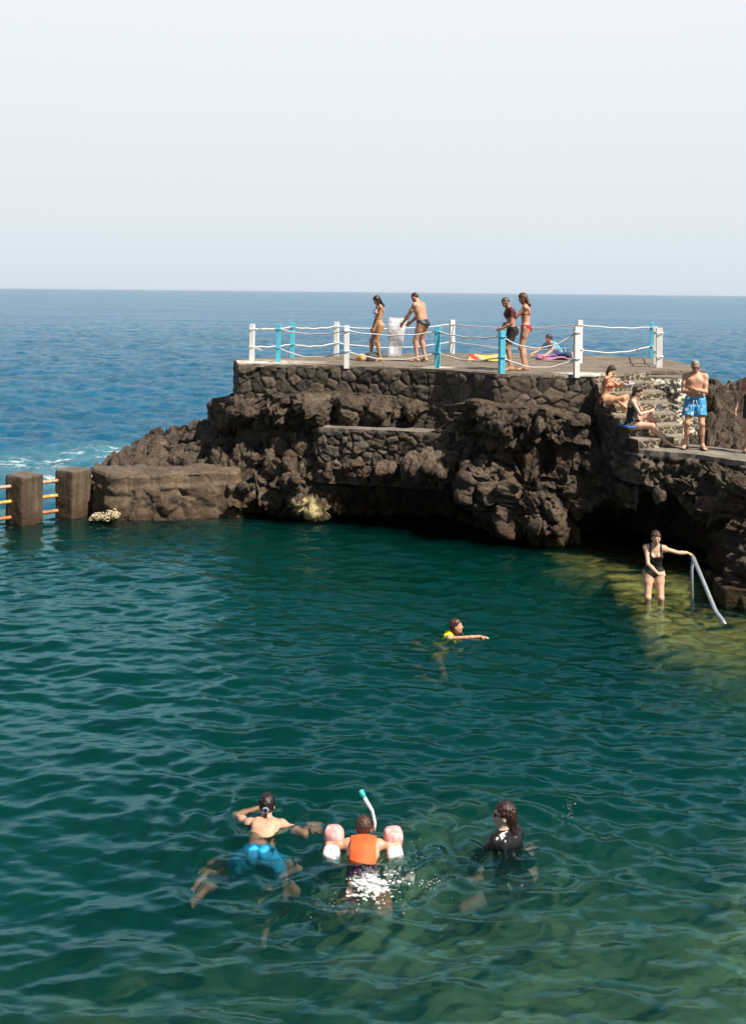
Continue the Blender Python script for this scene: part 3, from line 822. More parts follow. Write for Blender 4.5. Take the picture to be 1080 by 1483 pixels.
mb = MB(); mb.prism(dense_poly([tp[3], tp[4], tp[5], (tp[5][0], tp[5][1]+.8), (tp[3][0], tp[3][1]+.9)], .1, .03), lambda p_: 1.9, lambda p_: 2.08 + .5*float(sstep(1.5, 2.2, p_[0])))
child(mb.build('terrace_end', WALL_M), ter)

# ------------------------------------------------------------------ concrete: sluice pillars, jetty block
def rough_block(poly, z0, z1, step=.035, rnd=.09, amp=.03, seed=1, low=None, mat=None, name='block'):
    """closed concrete block: rounded plan, worn edges, rough faces"""
    n = len(poly); pts = []
    for i in range(n):
        a, b, c = (Vector(poly[(i+k) % n][:2]) for k in (-1, 0, 1))
        u = (a-b).normalized(); v = (c-b).normalized()
        for s in [i_/5 for i_ in range(6)]: pts.append(((1-s)**2)*(b+u*rnd) + 2*s*(1-s)*b + s*s*(b+v*rnd))
    L = [0]
    for a, b in zip(pts, pts[1:]+pts[:1]): L.append(L[-1]+(b-a).length)
    m = int(L[-1]/step); S = np.linspace(0, L[-1], m, endpoint=False)
    px_ = np.interp(S, L, [p.x for p in pts]+[pts[0].x]); py_ = np.interp(S, L, [p.y for p in pts]+[pts[0].y])
    cx_, cy_ = px_.mean(), py_.mean()
    prof = [(1.0, z) for z in np.arange(z0, z1-.05, step)] + [(1.0, z1-.05), (.992, z1-.022), (.975, z1-.006), (.95, z1)] + [(r_, z1) for r_ in np.linspace(.9, .02, 16)]
    V = np.array([[(cx_+(x-cx_)*r_, cy_+(y-cy_)*r_, z) for x, y in zip(px_, py_)] for r_, z in prof]).reshape(-1, 3)
    nr_ = len(prof)
    Q = []
    i, j = np.meshgrid(np.arange(nr_-1), np.arange(m), indexing='ij'); i = i.ravel(); j = j.ravel()
    Q = np.stack([i*m+j, i*m+(j+1) % m, (i+1)*m+(j+1) % m, (i+1)*m+j], 1)
    nv = V - np.array([cx_, cy_, 0]); nv[:, 2] = np.where(V[:, 2] > z1-.03, 3, 0); nv /= np.linalg.norm(nv, axis=1, keepdims=True)+1e-9
    d = amp*fbm(V, 2.0, 6, seed, .64) - .018*np.clip(.08-np.abs(fbm(V, 1.3, 3, seed+40)), 0, 1)/.08*(amp > .04)
    cl = np.zeros(len(V))
    if low:
        f1, f2, cl = voronoi(V + .15*np.stack([fbm(V, 2, 2, 5)]*3, 1), 3.2, seed+3)
        wgt = sstep(low+.04, low-.06, V[:, 2] + .06*fbm(V, 1.5, 3, 8))
        d = d + wgt*(.24*np.sqrt(np.clip(1-f1**2, 0, 1)) - .10 + .09*fbm(V, 5, 5, 14, .6))
    V = V + nv*d[:, None]
    return link(name, np_mesh(name, V, Q, {'cell': cl}), mat or CONC_M)

def sq(cx_, cy_, a, b, rz):
    c, s = math.cos(rz), math.sin(rz)
    return [(cx_+x*c-y*s, cy_+x*s+y*c) for x, y in ((-a, -b), (a, -b), (a, b), (-a, b))]
P1 = at(36, 740, 24.25); P2 = at(106, 735, 24.9)
o = rough_block(sq(P1[0], P1[1], .30, .30, R(-33)), -2.5, 1.07, .03, .07, .035, 3, name='concrete_pillar')
tag(o, 'stained concrete sluice pillar at the far left edge, free of the rocks', 'pillar', 'concrete sluice pillars')
o = rough_block(sq(P2[0], P2[1], .29, .30, R(-30)), -2.5, 1.09, .03, .07, .035, 6, name='concrete_pillar')
tag(o, 'stained concrete sluice pillar next to the dark end of the jetty block', 'pillar', 'concrete sluice pillars')

def bar_material(name, col, rust):
    t = T(name); p = t.pos(); a = t.noise(p, 6, 5, .65, .5)
    t.bsdf(t.mix(t.maprange(a, .42, .6), col, rust), .55, t.bump(t.noise(p, 60, 4), .4, .004)); return t.m
for py1, py2, mat, lab in ((704.5, 696, bar_material('bar_pale', (.55, .43, .33), (.40, .20, .10)), 'top pale rusted bar running through the two concrete pillars'),
                      (726.5, 717.5, bar_material('bar_orange', (.60, .26, .05), (.72, .45, .08)), 'middle orange-yellow rusted bar running through the two concrete pillars'),
                      (749.5, 739.5, bar_material('bar_red', (.42, .13, .035), (.58, .24, .06)), 'lowest red-orange rusted bar running through the two concrete pillars')):
    a = Vector(at(15, py1, 24.05)); b = Vector(at(84, py2, 24.75)); dv = (b-a)
    mb = MB(); mb.tube([a - dv*2.2, a, b, a+dv*1.79], .042, 10)
    tag(mb.build('rusted_bar', mat, smooth=True), lab, 'metal bar', 'rusted bars of the sluice')

JB = [at(163, 740, 24.3)[:2], at(346, 740, 25.15)[:2], at(352, 700, 26.1)[:2], at(240, 690, 26.1)[:2], at(130, 700, 25.4)[:2]]
o = rough_block(JB, -1.5, 1.04, .03, .22, .11, 11, low=.78, name='concrete_block')
tag(o, 'long low concrete block with rough stone base at the waterline beside the pillars', 'concrete block')

# pale rings standing in for honeycomb patches of sunlight on the rock
t = T('sunlit_patch'); p = t.pos()
t.bsdf(t.mix(t.noise(p, 9, 3), (.42, .33, .15), (.60, .53, .36)), .7); SUNLITM = t.m
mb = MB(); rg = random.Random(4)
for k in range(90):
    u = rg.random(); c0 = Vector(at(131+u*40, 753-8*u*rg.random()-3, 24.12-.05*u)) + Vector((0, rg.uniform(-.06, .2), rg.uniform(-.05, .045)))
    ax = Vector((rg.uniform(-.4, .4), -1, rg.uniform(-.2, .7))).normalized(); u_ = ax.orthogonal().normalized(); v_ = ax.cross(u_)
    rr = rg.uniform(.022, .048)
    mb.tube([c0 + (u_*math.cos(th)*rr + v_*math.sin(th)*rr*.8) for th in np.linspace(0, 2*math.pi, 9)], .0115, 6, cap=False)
tag(mb.build('sunlit_rings', SUNLITM, smooth=True), 'honeycomb of pale yellow rings standing in for sunlit rock at the end of the jetty block', 'light_patch')

# ------------------------------------------------------------------ rope railing
def paint(name, col, chip):
    t = T(name); p = t.obj(); a = t.noise(p, 9, 6, .7); b = t.noise(t.scale(p, (14, 14, 2)), 1.5, 4)
    c = t.mix(t.maprange(a, .62, .70, 0, .8), col, chip); c = t.mix(t.maprange(b, .5, .75, 0, .25), c, tuple(x*.55 for x in col))
    t.bsdf(c, .5, t.bump(a, .25, .01)); return t.m
WHITE = paint('white_paint', (.80, .80, .78), (.42, .38, .32)); BLUE = paint('blue_paint', (.09, .50, .66), (.55, .60, .60))
t = T('rope'); p = t.obj(); t.bsdf(t.mix(t.noise(p, 30, 3), (.62, .58, .53), (.78, .75, .70)), .8); ROPE = t.m
rail = empty('rope_railing', (2, 27, DECK)); tag(rail, 'railing of white and blue wooden posts strung with two sagging pale ropes around the platform', 'railing')
# (px, py foot, z of foot, height, colour, half width)
PO = {'a': (365, 522, DECK, .92, 'w', .060), 'b': (403, 524, DECK, .94, 'b', .055), 'c': (423, 518, DECK, .93, 'b', .058), 'd': (487, 515, DECK, .93, 'w', .062), 'e': (501.5, 530, DECK, .96, 'w', .062),
      'f': (633, 532.5, DECK, .97, 'b', .060), 'g': (654, 512.5, DECK, .98, 'w', .065), 'h': (726, 540.5, DECK, .93, 'b', .062), 'i': (834, 543, DECK, 1.05, 'w', .058), 'j': (838.5, 526, DECK, 1.10, 'w', .062),
      'k': (943.5, 519, DECK, .99, 'b', .062), 'l': (948.5, 528, DECK, .96, 'w', .050), 'm': (953.5, 537.5, DECK-.09, 1.05, 'w', .072)}
PT = {}
for k, (px, py, z, h, c, hw) in PO.items():
    x, y, z_ = gnd(px, py, z); PT[k] = Vector((x, y, z)); 
    mb = MB(); mb.box((0, 0, h/2-.03), (hw*2, hw*2, h+.06), random.Random(ord(k)).uniform(-.3, .3), .008)
    for zz in (.36, h-.12):
        mb.tube([(math.cos(a_)*hw*1.5, math.sin(a_)*hw*1.5, zz) for a_ in np.linspace(0, 6.283, 13)], .012, 6, cap=False)
    po = mb.build('post', WHITE if c == 'w' else BLUE); po.location = (x, y, z); child(po, rail)
    po['label'] = 'white painted post' if c == 'w' else 'turquoise blue post'
def rope(a, b, za, zb, sag, r=.017):
    A, B = PT[a]+Vector((0, 0, za)), PT[b]+Vector((0, 0, zb))
    pts = []
    for s in np.linspace(0, 1, 18):
        q_ = A.lerp(B, float(s)); q_.z -= sag*4*s*(1-s); q_ += Vector((0, 0, .008*math.sin(s*21+za*9))); pts.append(q_)
    mb = MB(); mb.tube(pts, r, 6); child(mb.build('rope', ROPE, smooth=True), rail)
for a, b, s1, s2 in (('a', 'b', .02, .09), ('b', 'e', .11, .20), ('e', 'f', .10, .19), ('f', 'h', .08, .13), ('h', 'i', .30, .22), ('a', 'c', .02, .04),
                     ('c', 'd', .05, .08), ('d', 'g', .10, .16), ('g', 'j', .10, .10), ('j', 'k', .05, .14), ('k', 'l', .02, .03), ('l', 'm', .02, .03)):
    ha, hb = PO[a][3], PO[b][3]
    rope(a, b, ha-.12, hb-.12, s1); rope(a, b, .36, .36, s2)

# ------------------------------------------------------------------ handrail into the water
t = T('galvanised_pipe'); p = t.obj(); t.bsdf(t.mix(t.noise(p, 20, 4), (.30, .34, .40), (.52, .55, .60)), .38, Metallic=.35); PIPE = t.m
hr = empty('hand_rail', gnd(1020, 880, 0)); tag(hr, 'grey metal handrail sloping from the rock ledge into the water', 'handrail')
HR_TOP = at(1003, 807, 18.65); b1 = at(1036, 886, 17.6); b2 = at(1046, 899, 17.4); b3 = at(1053, 912, 17.25)
mb = MB(); mb.tube([Vector(HR_TOP)+Vector((-.03, 0, -.03)), HR_TOP, Vector(HR_TOP).lerp(Vector(b1), .5), b1, b2, b3], .034, 10); child(mb.build('rail_pipe', PIPE, smooth=True), hr)
mb = MB(); lp = at(1001, 868, 18.7); mb.tube([HR_TOP, Vector((HR_TOP[0]-.02, HR_TOP[1], .5)), (lp[0], lp[1]-.05, -.45)], .026, 10); child(mb.build('rail_leg', PIPE, smooth=True), hr)

# rough steps cut out at the right bank
rs = empty('rock_steps', at(1075, 840, 18.9)); tag(rs, 'dark rough stone steps going down to the water behind the handrail', 'steps')
for k, (px, py, Y) in enumerate(((1036, 843, 18.5), (1051, 829, 18.7), (1068, 816, 18.9), (1078, 800, 19.1), (1092, 775, 19.3))):
    x, y, z = at(px, py, Y)
    ob = rough_block([(x, y-.28), (x+1.6, y-.9), (x+1.9, y+.4), (x+.05, y+.35)], z-1.2, z, .05, .08, .07, 30+k, mat=ROCK, name='step'); child(ob, rs)
# ================================================================== PEOPLE (signed-distance bodies meshed as one surface)
def V3(*a): return np.array(a, float)
def unit(v): v = np.asarray(v, float); return v/(np.linalg.norm(v)+1e-12)

def surface_nets(Dg, origin, vox):
    s = Dg < 0
    nx, ny, nz = Dg.shape
    c = [(i, j, k) for i in (0, 1) for j in (0, 1) for k in (0, 1)]
    cnt = sum(s[i:nx-1+i, j:ny-1+j, k:nz-1+k].astype(np.int8) for i, j, k in c)
    act = np.argwhere((cnt > 0) & (cnt < 8))
    if len(act) == 0: return np.zeros((0, 3)), np.zeros((0, 4), int)
    idx = -np.ones((nx-1, ny-1, nz-1), np.int64); idx[tuple(act.T)] = np.arange(len(act))
    acc = np.zeros((len(act), 3)); n = np.zeros(len(act))
    for a in c:
        for d in range(3):
            if a[d]: continue
            b = list(a); b[d] = 1
            va = Dg[act[:, 0]+a[0], act[:, 1]+a[1], act[:, 2]+a[2]]; vb = Dg[act[:, 0]+b[0], act[:, 1]+b[1], act[:, 2]+b[2]]
            m = (va < 0) != (vb < 0)
            tq = np.where(m, va/np.where(m, va-vb, 1), 0)
            p = np.tile(np.array(a, float), (len(act), 1)); p[:, d] += tq
            acc += p*m[:, None]; n += m
    V = origin + vox*(act + acc/n[:, None])
    Q = []
    for d in range(3):
        sl0 = [slice(None)]*3; sl1 = [slice(None)]*3
        sl0[d] = slice(0, -1); sl1[d] = slice(1, None)
        a, b = s[tuple(sl0)], s[tuple(sl1)]
        e = np.argwhere(a != b)
        o1, o2 = (d+1) % 3, (d+2) % 3
        e = e[(e[:, o1] > 0) & (e[:, o2] > 0) & (e[:, o1] < Dg.shape[o1]-1) & (e[:, o2] < Dg.shape[o2]-1)]
        u = np.zeros(3, int); u[o1] = 1; v = np.zeros(3, int); v[o2] = 1
        q = np.stack([idx[tuple((e-u-v).T)], idx[tuple((e-v).T)], idx[tuple(e.T)], idx[tuple((e-u).T)]], 1)
        flip = ~a[tuple(e.T)]
        q[flip] = q[flip][:, ::-1]
        Q.append(q)
    return V, np.concatenate(Q)

class Field:
    def __init__(s, lo, hi, vox):
        s.vox = vox; s.lo = np.asarray(lo, float)
        s.n = np.ceil((np.asarray(hi)-s.lo)/vox).astype(int)+1
        s.ax = [s.lo[d] + vox*np.arange(s.n[d]) for d in range(3)]
        s.D = np.full(tuple(s.n), .6, np.float32)
    def copy(s):
        o = Field.__new__(Field); o.__dict__ = dict(s.__dict__); o.D = s.D.copy(); return o
    def blank(s):
        o = s.copy(); o.D[:] = .6; return o
    def sl(s, lo, hi):
        r = []
        for d in range(3):
            a = int(np.clip(math.floor((lo[d]-s.lo[d])/s.vox), 0, s.n[d])); b = int(np.clip(math.ceil((hi[d]-s.lo[d])/s.vox)+1, 0, s.n[d]))
            r.append(slice(a, b))
        return tuple(r)
    def pts(s, sl):
        return np.stack(np.meshgrid(s.ax[0][sl[0]], s.ax[1][sl[1]], s.ax[2][sl[2]], indexing='ij'), -1)
    def add(s, fn, lo, hi, k=.02):
        m = k + 4*s.vox
        sl = s.sl(np.asarray(lo)-m, np.asarray(hi)+m)
        if any(x.stop <= x.start for x in sl): return s
        d = fn(s.pts(sl)).astype(np.float32); a = s.D[sl]
        if k > 0:
            h = np.clip(k-np.abs(a-d), 0, None)/k
            s.D[sl] = np.minimum(a, d) - h*h*k*.25
        else: s.D[sl] = np.minimum(a, d)
        return s
    def cap(s, a, b, r1, r2, k=.02, flat=None):
        a = np.asarray(a, float); b = np.asarray(b, float); ba = b-a; L = ba@ba+1e-12
        def fn(P):
            q = P-a
            if flat is not None: q = q + (flat[1]-1)*(q@flat[0])[..., None]*flat[0]
            tq = np.clip((q@ba)/L, 0, 1)
            return np.linalg.norm(q-tq[..., None]*ba, axis=-1) - (r1+(r2-r1)*tq)
        rm = max(r1, r2)
        return s.add(fn, np.minimum(a, b)-rm, np.maximum(a, b)+rm, k)
    def ell(s, c, r, A=None, k=.02):
        c = np.asarray(c, float); r = np.asarray(r, float); A = np.eye(3) if A is None else A
        def fn(P):
            q = ((P-c)@A.T)/r; k0 = np.linalg.norm(q, axis=-1); k1 = np.linalg.norm(q/r, axis=-1)+1e-9
            return k0*(k0-1)/k1
        rm = r.max()
        return s.add(fn, c-rm, c+rm, k)
    def cut(s, fn):
        """intersect with the region fn(P) <= 0 (whole grid)"""
        sl = tuple(slice(0, n) for n in s.n)
        s.D = np.maximum(s.D, fn(s.pts(sl)).astype(np.float32)); return s
    def mesh(s): return surface_nets(s.D.astype(np.float64), s.lo, s.vox)

def ik(S, W, l1, l2, hint):
    S = np.asarray(S, float); W = np.asarray(W, float); d = W-S; L = np.linalg.norm(d)
    if L > (l1+l2)*.995: W = S + d/L*(l1+l2)*.995; d = W-S; L = np.linalg.norm(d)
    x = (l1*l1 - l2*l2 + L*L)/(2*L); h = math.sqrt(max(l1*l1-x*x, 0))
    u = d/L; v = np.asarray(hint, float); v = unit(v - (v@u)*u)
    return S + u*x + v*h, W

_skins = {}
def skin(col):
    if col not in _skins:
        t = T('skin'); p = t.obj(); a = t.noise(p, 5, 4, .6); b = t.noise(p, 45, 3)
        c = t.mix(t.maprange(a, .35, .65), tuple(x*.84 for x in col), tuple(min(1, x*1.14) for x in col))
        c = t.mix(t.maprange(b, .55, .75, 0, .25), c, (col[0]*.9, col[1]*.62, col[2]*.55))
        t.bsdf(c, .48, t.bump(b, .15, .004), Subsurface_Weight=.12, Subsurface_Scale=.02, Subsurface_Radius=(1.0, .35, .2))
        _skins[col] = t.m
    return _skins[col]
_cl = {}
def cloth(name, col, col2=None, scale=26, rough=.75, wet=False, thr=(.48, .54)):
    key = (name, col)
    if key not in _cl:
        t = T(name); p = t.obj(); a = t.noise(p, scale, 3, .6, .6); f_ = t.noise(p, 7, 4)
        c = t.mix(t.maprange(a, *thr), col, col2) if col2 else t.mix(t.maprange(f_, .35, .65), tuple(x*.85 for x in col), tuple(min(1, x*1.12) for x in col))
        t.bsdf(c, .22 if wet else rough, t.bump(f_, .5, .03)); _cl[key] = t.m
    return _cl[key]
_hm = {}
def hairmat(col, wet=False):
    if (col, wet) not in _hm:
        t = T('hair'); p = t.obj(); a = t.noise(t.scale(p, (1, 1, .25)), 60, 4, .6); b = t.noise(p, 9, 3)
        c = t.mix(t.maprange(a, .35, .65), tuple(x*.5 for x in col), tuple(x*1.4 for x in col))
        t.bsdf(c, .3 if wet else .42, t.bump(t.math('ADD', a, b), .8, .012)); _hm[(col, wet)] = t.m
    return _hm[(col, wet)]
t = T('eye_dark'); t.bsdf((.03, .02, .015), .15); EYE = t.m
t = T('eye_white'); t.bsdf((.70, .66, .62), .3); EYEW = t.m
t = T('lips'); t.bsdf((.34, .10, .08), .45); LIP = t.m
t = T('dark_glass'); t.bsdf((.012, .011, .011), .12); SHADE = t.m

def person(loc, rz, label, h=1.75, sex='m', col=(.46, .25, .155), pelvis=None, pfwd=(0, 1, 0), lean=(0, 0, 1), pup=(0, 0, 1), twist=0.0,
           look=(0, 1, -.1), neck=None, hands=None, elbows=None, palms=None, feet=None, knees=None, toes=None, bulk=1.0, belly=0.0, head_s=1.0,
           wear=(), hair=('short', (.03, .018, .012)), wethair=False, glasses=False, curl=.5, vox=.010, group=None, beard=False, hand_dir=None, arm_s=1.0):
    """one continuous body; garments, hair and face details are children. Local frame: +X right, +Y forward, +Z up, metres at 1.75 m tall."""
    fem = sex == 'f'
    pel = V3(*(pelvis if pelvis is not None else (0, 0, .97)))
    U = unit(pup); Fw = unit(np.asarray(pfwd) - (np.asarray(pfwd)@U)*U); Rr = np.cross(Fw, U)
    cu = unit(lean); ff = Fw*math.cos(twist) + Rr*math.sin(twist)
    cf = unit(ff - (ff@cu)*cu); cr = np.cross(cf, cu)
    sw = (.160 if fem else .180)*(.5+.5*bulk); hipw = .092 if fem else .088
    waist = pel + U*.10; chest = waist + cu*.20; shc = waist + cu*.335; nb = waist + cu*.385
    nd = unit(neck if neck is not None else cu*.8 + unit(look)*.35 + V3(0, 0, .2))
    hc = nb + nd*.155
    lf = unit(look); hu = unit(nd - (nd@lf)*lf); hr_ = np.cross(lf, hu); A = np.stack([hr_, lf, hu])
    Sh = [shc - cr*sw - cu*.005, shc + cr*sw - cu*.005]
    Hp = [pel - Rr*hipw - U*.045, pel + Rr*hipw - U*.045]
    la, lfm = .295*arm_s, .255*arm_s; lt, lc = .435, .425
    hands = hands or ((-.27, .04, .84), (.27, .04, .84)); elbows = elbows or ((-.5, -1, 0), (.5, -1, 0))
    feet = feet or ((-.10, 0, .085), (.10, 0, .085)); knees = knees or ((-.05, 1, 0), (.05, 1, 0)); toes = toes or ((-.2, 1, 0), (.2, 1, 0))
    El, Wr, Kn, An = [], [], [], []
    for i in (0, 1):
        e, w_ = ik(Sh[i], hands[i], la, lfm, elbows[i]); El.append(e); Wr.append(w_)
        k_, a_ = ik(Hp[i], feet[i], lt, lc, knees[i]); Kn.append(k_); An.append(a_)
    allp = np.array([pel, hc, *Sh, *Hp, *El, *Wr, *Kn, *An])
    tdir = [unit(t_) for t_ in toes]
    ext = np.array([Wr[i] + (unit(hand_dir[i]) if hand_dir and hand_dir[i] is not None else unit(Wr[i]-El[i]))*.2 for i in (0, 1)] + [An[i]+tdir[i]*.2 for i in (0, 1)])
    allp = np.concatenate([allp, ext])
    lo = allp.min(0) - .20; hi = allp.max(0) + .20
    Tq = Field(lo, hi, vox)
    b = bulk
    # ---- torso
    hh = (.108 if fem else .100)*(.6+.4*b)
    Tq.cap(pel - Rr*.068 - U*.01, pel + Rr*.068 - U*.01, hh, hh, .02, (Fw, 1.12))
    Tq.ell(waist + cu*.03 + cf*.012*belly, ((.122 if fem else .142)*b, (.092+.0*b)*b + .035*belly, .15), np.stack([cr, cf, cu]), .05)
    if belly: Tq.ell(waist + cu*.02 + cf*.045*belly, (.125*b, .085*b, .12), np.stack([cr, cf, cu]), .06)
    Tq.ell(chest + cf*.005, ((.142 if fem else .168)*b, (.098 if fem else .115)*b, .19), np.stack([cr, cf, cu]), .05)
    Tq.cap(Sh[0]+cr*.03, Sh[1]-cr*.03, .052*b, .052*b, .05)
    for sg in (-1, 1):
        Tq.ell(pel + Rr*sg*.062 - Fw*.062 - U*.055, (.078*b, .075*b, .085), np.stack([Rr, Fw, U]), .03)
        if fem: Tq.ell(chest + cr*sg*.070 + cf*.088 + cu*.015, (.062, .058, .060), np.stack([cr, cf, cu]), .025)
        else:   Tq.ell(chest + cr*sg*.072 + cf*.070 + cu*.055, (.078, .050, .062), np.stack([cr, cf, cu]), .03)
        Tq.ell(chest + cr*sg*.075 - cf*.075 + cu*.06, (.06, .035, .09), np.stack([cr, cf, cu]), .03)
        Tq.cap(nb + cr*sg*.03 - cf*.01, Sh[(sg+1)//2] - cr*sg*.03 + cu*.02, .045*b, .035*b, .04)
    tr_ = (.088 if fem else .084)*b
    for i in (0, 1):
        Tq.cap(Hp[i], Hp[i] + (Kn[i]-Hp[i])*.34, tr_, tr_*.94, .045)
    Bd = Tq.copy()
    Bd.cap(nb - cu*.04, hc - hu*.03 - lf*.015, .054*b if not fem else .047, .050 if not fem else .044, .03)
    # ---- limbs
    for i in (0, 1):
        sg = -1 if i == 0 else 1
        Bd.ell(Sh[i], np.array((.057, .055, .062))*b, None, .03)
        ar = (.038 if fem else .045)*b
        Bd.cap(Sh[i], El[i], ar*1.08, ar*.86, .03)
        if not fem: Bd.ell(Sh[i]*.5+El[i]*.5, (ar*1.12,)*3, None, .03)
        fd = unit(Wr[i]-El[i])
        Bd.cap(El[i], El[i]+(Wr[i]-El[i])*.4, ar*.86, ar*.90, .015); Bd.cap(El[i]+(Wr[i]-El[i])*.35, Wr[i], ar*.90, .026 if fem else .029, .02)
        # hand: palm, four fingers with two bends, thumb from the side of the palm
        hd = unit(hand_dir[i]) if hand_dir and hand_dir[i] is not None else fd
        pn = np.asarray(palms[i], float) if palms and palms[i] is not None else cr*(-sg)      # palm faces inwards
        pn = unit(pn - (pn@hd)*hd); sd = np.cross(hd, pn)                                    # sideways across the palm
        fw_ = cf + .6*U
        th_side = 1 if (sd@(np.asarray(cf)+V3(0, 0, .4))) > 0 else -1
        hs = .92 if fem else 1.0
        pc = Wr[i] + hd*.052*hs
        Bd.ell(pc, np.array((.042, .052, .017))*hs, np.stack([sd, hd, pn]), .015)
        for fi, (off, ln, ang) in enumerate(((.030, .070, .10), (.010, .080, .02), (-.011, .075, -.05), (-.030, .060, -.14))):
            off *= th_side*hs; base = Wr[i] + hd*.092*hs + sd*off
            d1 = unit(hd*math.cos(curl*.6) + pn*math.sin(curl*.6) + sd*ang*th_side); d2 = unit(hd*math.cos(curl*1.7) + pn*math.sin(curl*1.7) + sd*ang*.7*th_side)
            mid = base + d1*ln*.5*hs
            Bd.cap(base - hd*.02, mid, .0102*hs, .0094*hs, .004); Bd.cap(mid, mid + d2*ln*.5*hs, .0094*hs, .0085*hs, .003)
        tb = Wr[i] + hd*.03*hs + sd*.030*th_side*hs; td = unit(hd*.75 + sd*th_side*.75 + pn*.35)
        Bd.cap(tb, tb + td*.035*hs, .015*hs, .012*hs, .008); Bd.cap(tb+td*.035*hs, tb + td*.035*hs + unit(hd*.95+sd*th_side*.25+pn*.3)*.032*hs, .0115*hs, .0095*hs, .004)
        # leg
        Bd.cap(Hp[i], Kn[i], tr_, .055*(.6+.4*b), .04)
        sh_ = unit(An[i]-Kn[i]); kf = np.asarray(knees[i], float); th_ = unit(Kn[i]-Hp[i]); kf = unit((th_ - sh_) + unit(kf)*.05 + Fw*.02)
        Bd.cap(Kn[i], An[i], .050*(.6+.4*b), .034, .03)
        Bd.ell(Kn[i] + sh_*.12 - kf*.020, np.array((.050, .050, .115))*(.55+.45*b), np.stack([np.cross(sh_, kf), kf, -sh_]), .03)
        Bd.ell(Kn[i] + kf*.018, (.043,)*3, None, .025)
        # foot
        td = tdir[i]; dn = unit(sh_ - (sh_@td)*td)
        heel = An[i] + dn*.045 - td*.035
        Bd.cap(heel, An[i]+dn*.02+td*.03, .034, .036, .025)
        ball_ = An[i] + dn*.058 + td*.125; s2 = np.cross(td, dn)
        Bd.cap(An[i]+dn*.015+td*.02, ball_, .036, .024, .025, None); Bd.ell(ball_, (.045, .05, .021), np.stack([s2, td, dn]), .02)
        big = -1 if (s2@(Hp[1-i]-Hp[i])) < 0 else 1
        for ti in range(5):
            o_ = (.030-.0155*ti)*big; tb = ball_ + s2*o_ + td*(.035-.004*ti)
            Bd.cap(tb, tb + td*(.030-.003*ti) + dn*.006, .0125 if ti == 0 else .0095, .011 if ti == 0 else .0085, .006)
    # ---- head
    q = head_s
    def hp(r, f_, u): return hc + (hr_*r + lf*f_ + hu*u)*q
    Bd.ell(hp(0, -.008, .022), np.array((.073, .092, .093))*q, A, .02)
    Bd.ell(hp(0, .022, -.045), np.array((.058, .068, .070))*q, A, .03)
    Bd.ell(hp(0, .062, -.092), np.array((.026, .024, .022))*q, A, .025)
    Bd.cap(hp(0, .082, .022), hp(0, .101, -.022), .009*q, .0135*q, .012)
    Bd.cap(hp(-.032, .076, .032), hp(.032, .076, .032), .010*q, .010*q, .012)
    for sg in (-1, 1):
        Bd.ell(hp(sg*.074, -.008, -.010), np.array((.011, .022, .032))*q, A, .006)
        Bd.ell(hp(sg*.036, .066, -.020), np.array((.022, .018, .018))*q, A, .015)
    Bd.cap(hp(-.016, .088, -.058), hp(.016, .088, -.058), .0065*q, .0065*q, .006)
    s = h/1.75
    def out(fld, name, mat, parent, smooth=True):
        Vq, Qq = fld.mesh()
        if len(Vq) == 0: return None
        o = link(name, np_mesh(name, Vq*s, Qq), mat, parent); return o
    body = out(Bd, 'person', skin(col), None)
    body.location = loc; body.rotation_euler = (0, 0, rz)
    tag(body, label, 'person', group)
    # ---- face
    def dot(name, c, r, mat, seg=10):
        mb = MB(); mm = Matrix(A.T.tolist()).to_4x4()
        mb.ball(Vector(c*s), [x*q*s for x in r], seg, mm); return mb.build(name, mat, body, smooth=True)
    if glasses:
        for sg in (-1, 1): dot('sunglasses', hp(sg*.033, .083, .008), (.029, .010, .021), SHADE)
        mb = MB()
        for sg in (-1, 1): mb.tube([hp(sg*.058, .078, .014)*s, hp(sg*.082, .03, .016)*s, hp(sg*.083, -.02, .008)*s], .004*s, 5)
        mb.tube([hp(-.02, .094, .014)*s, hp(.02, .094, .014)*s], .004*s, 5); mb.build('glasses_frame', SHADE, body)
    else:
        for sg in (-1, 1):
            e = dot('eye', hp(sg*.031, .0775, .004), (.014, .010, .0085), EYEW); 
            i_ = dot('iris', hp(sg*.031, .0855, .003), (.0055, .004, .0055), EYE); i_.parent = e
            dot('eyebrow', hp(sg*.032, .083, .027), (.017, .005, .0032), hairmat(hair[1] if hair else (.05, .03, .02)))
    dot('mouth', hp(0, .0915, -.058), (.022, .006, .008), LIP)
    # ---- hair
    if hair:
        kind, hcol = hair[0], hair[1]
        Hf = Bd.blank()
        g_ = .004 if kind in ('cropped', 'bald') else .013
        Hf.ell(hp(0, -.012, .026), (np.array((.073, .092, .093))+g_)*q, A, 0)
        def reg(P):
            v = (P-hc)/q; f_ = v@lf; u = v@hu; r_ = np.abs(v@hr_)
            line = np.where(f_ > .02, .064 + (.04 if kind == 'bald' else 0), np.where(f_ > -.03, .052-(.02-f_)*1.9, -.055))
            line = line - (.030*sstep(.045, .075, r_)*(f_ > .0) if kind not in ('cropped', 'bald') else 0)
            return (line-u)*q
        Hf.cut(reg)
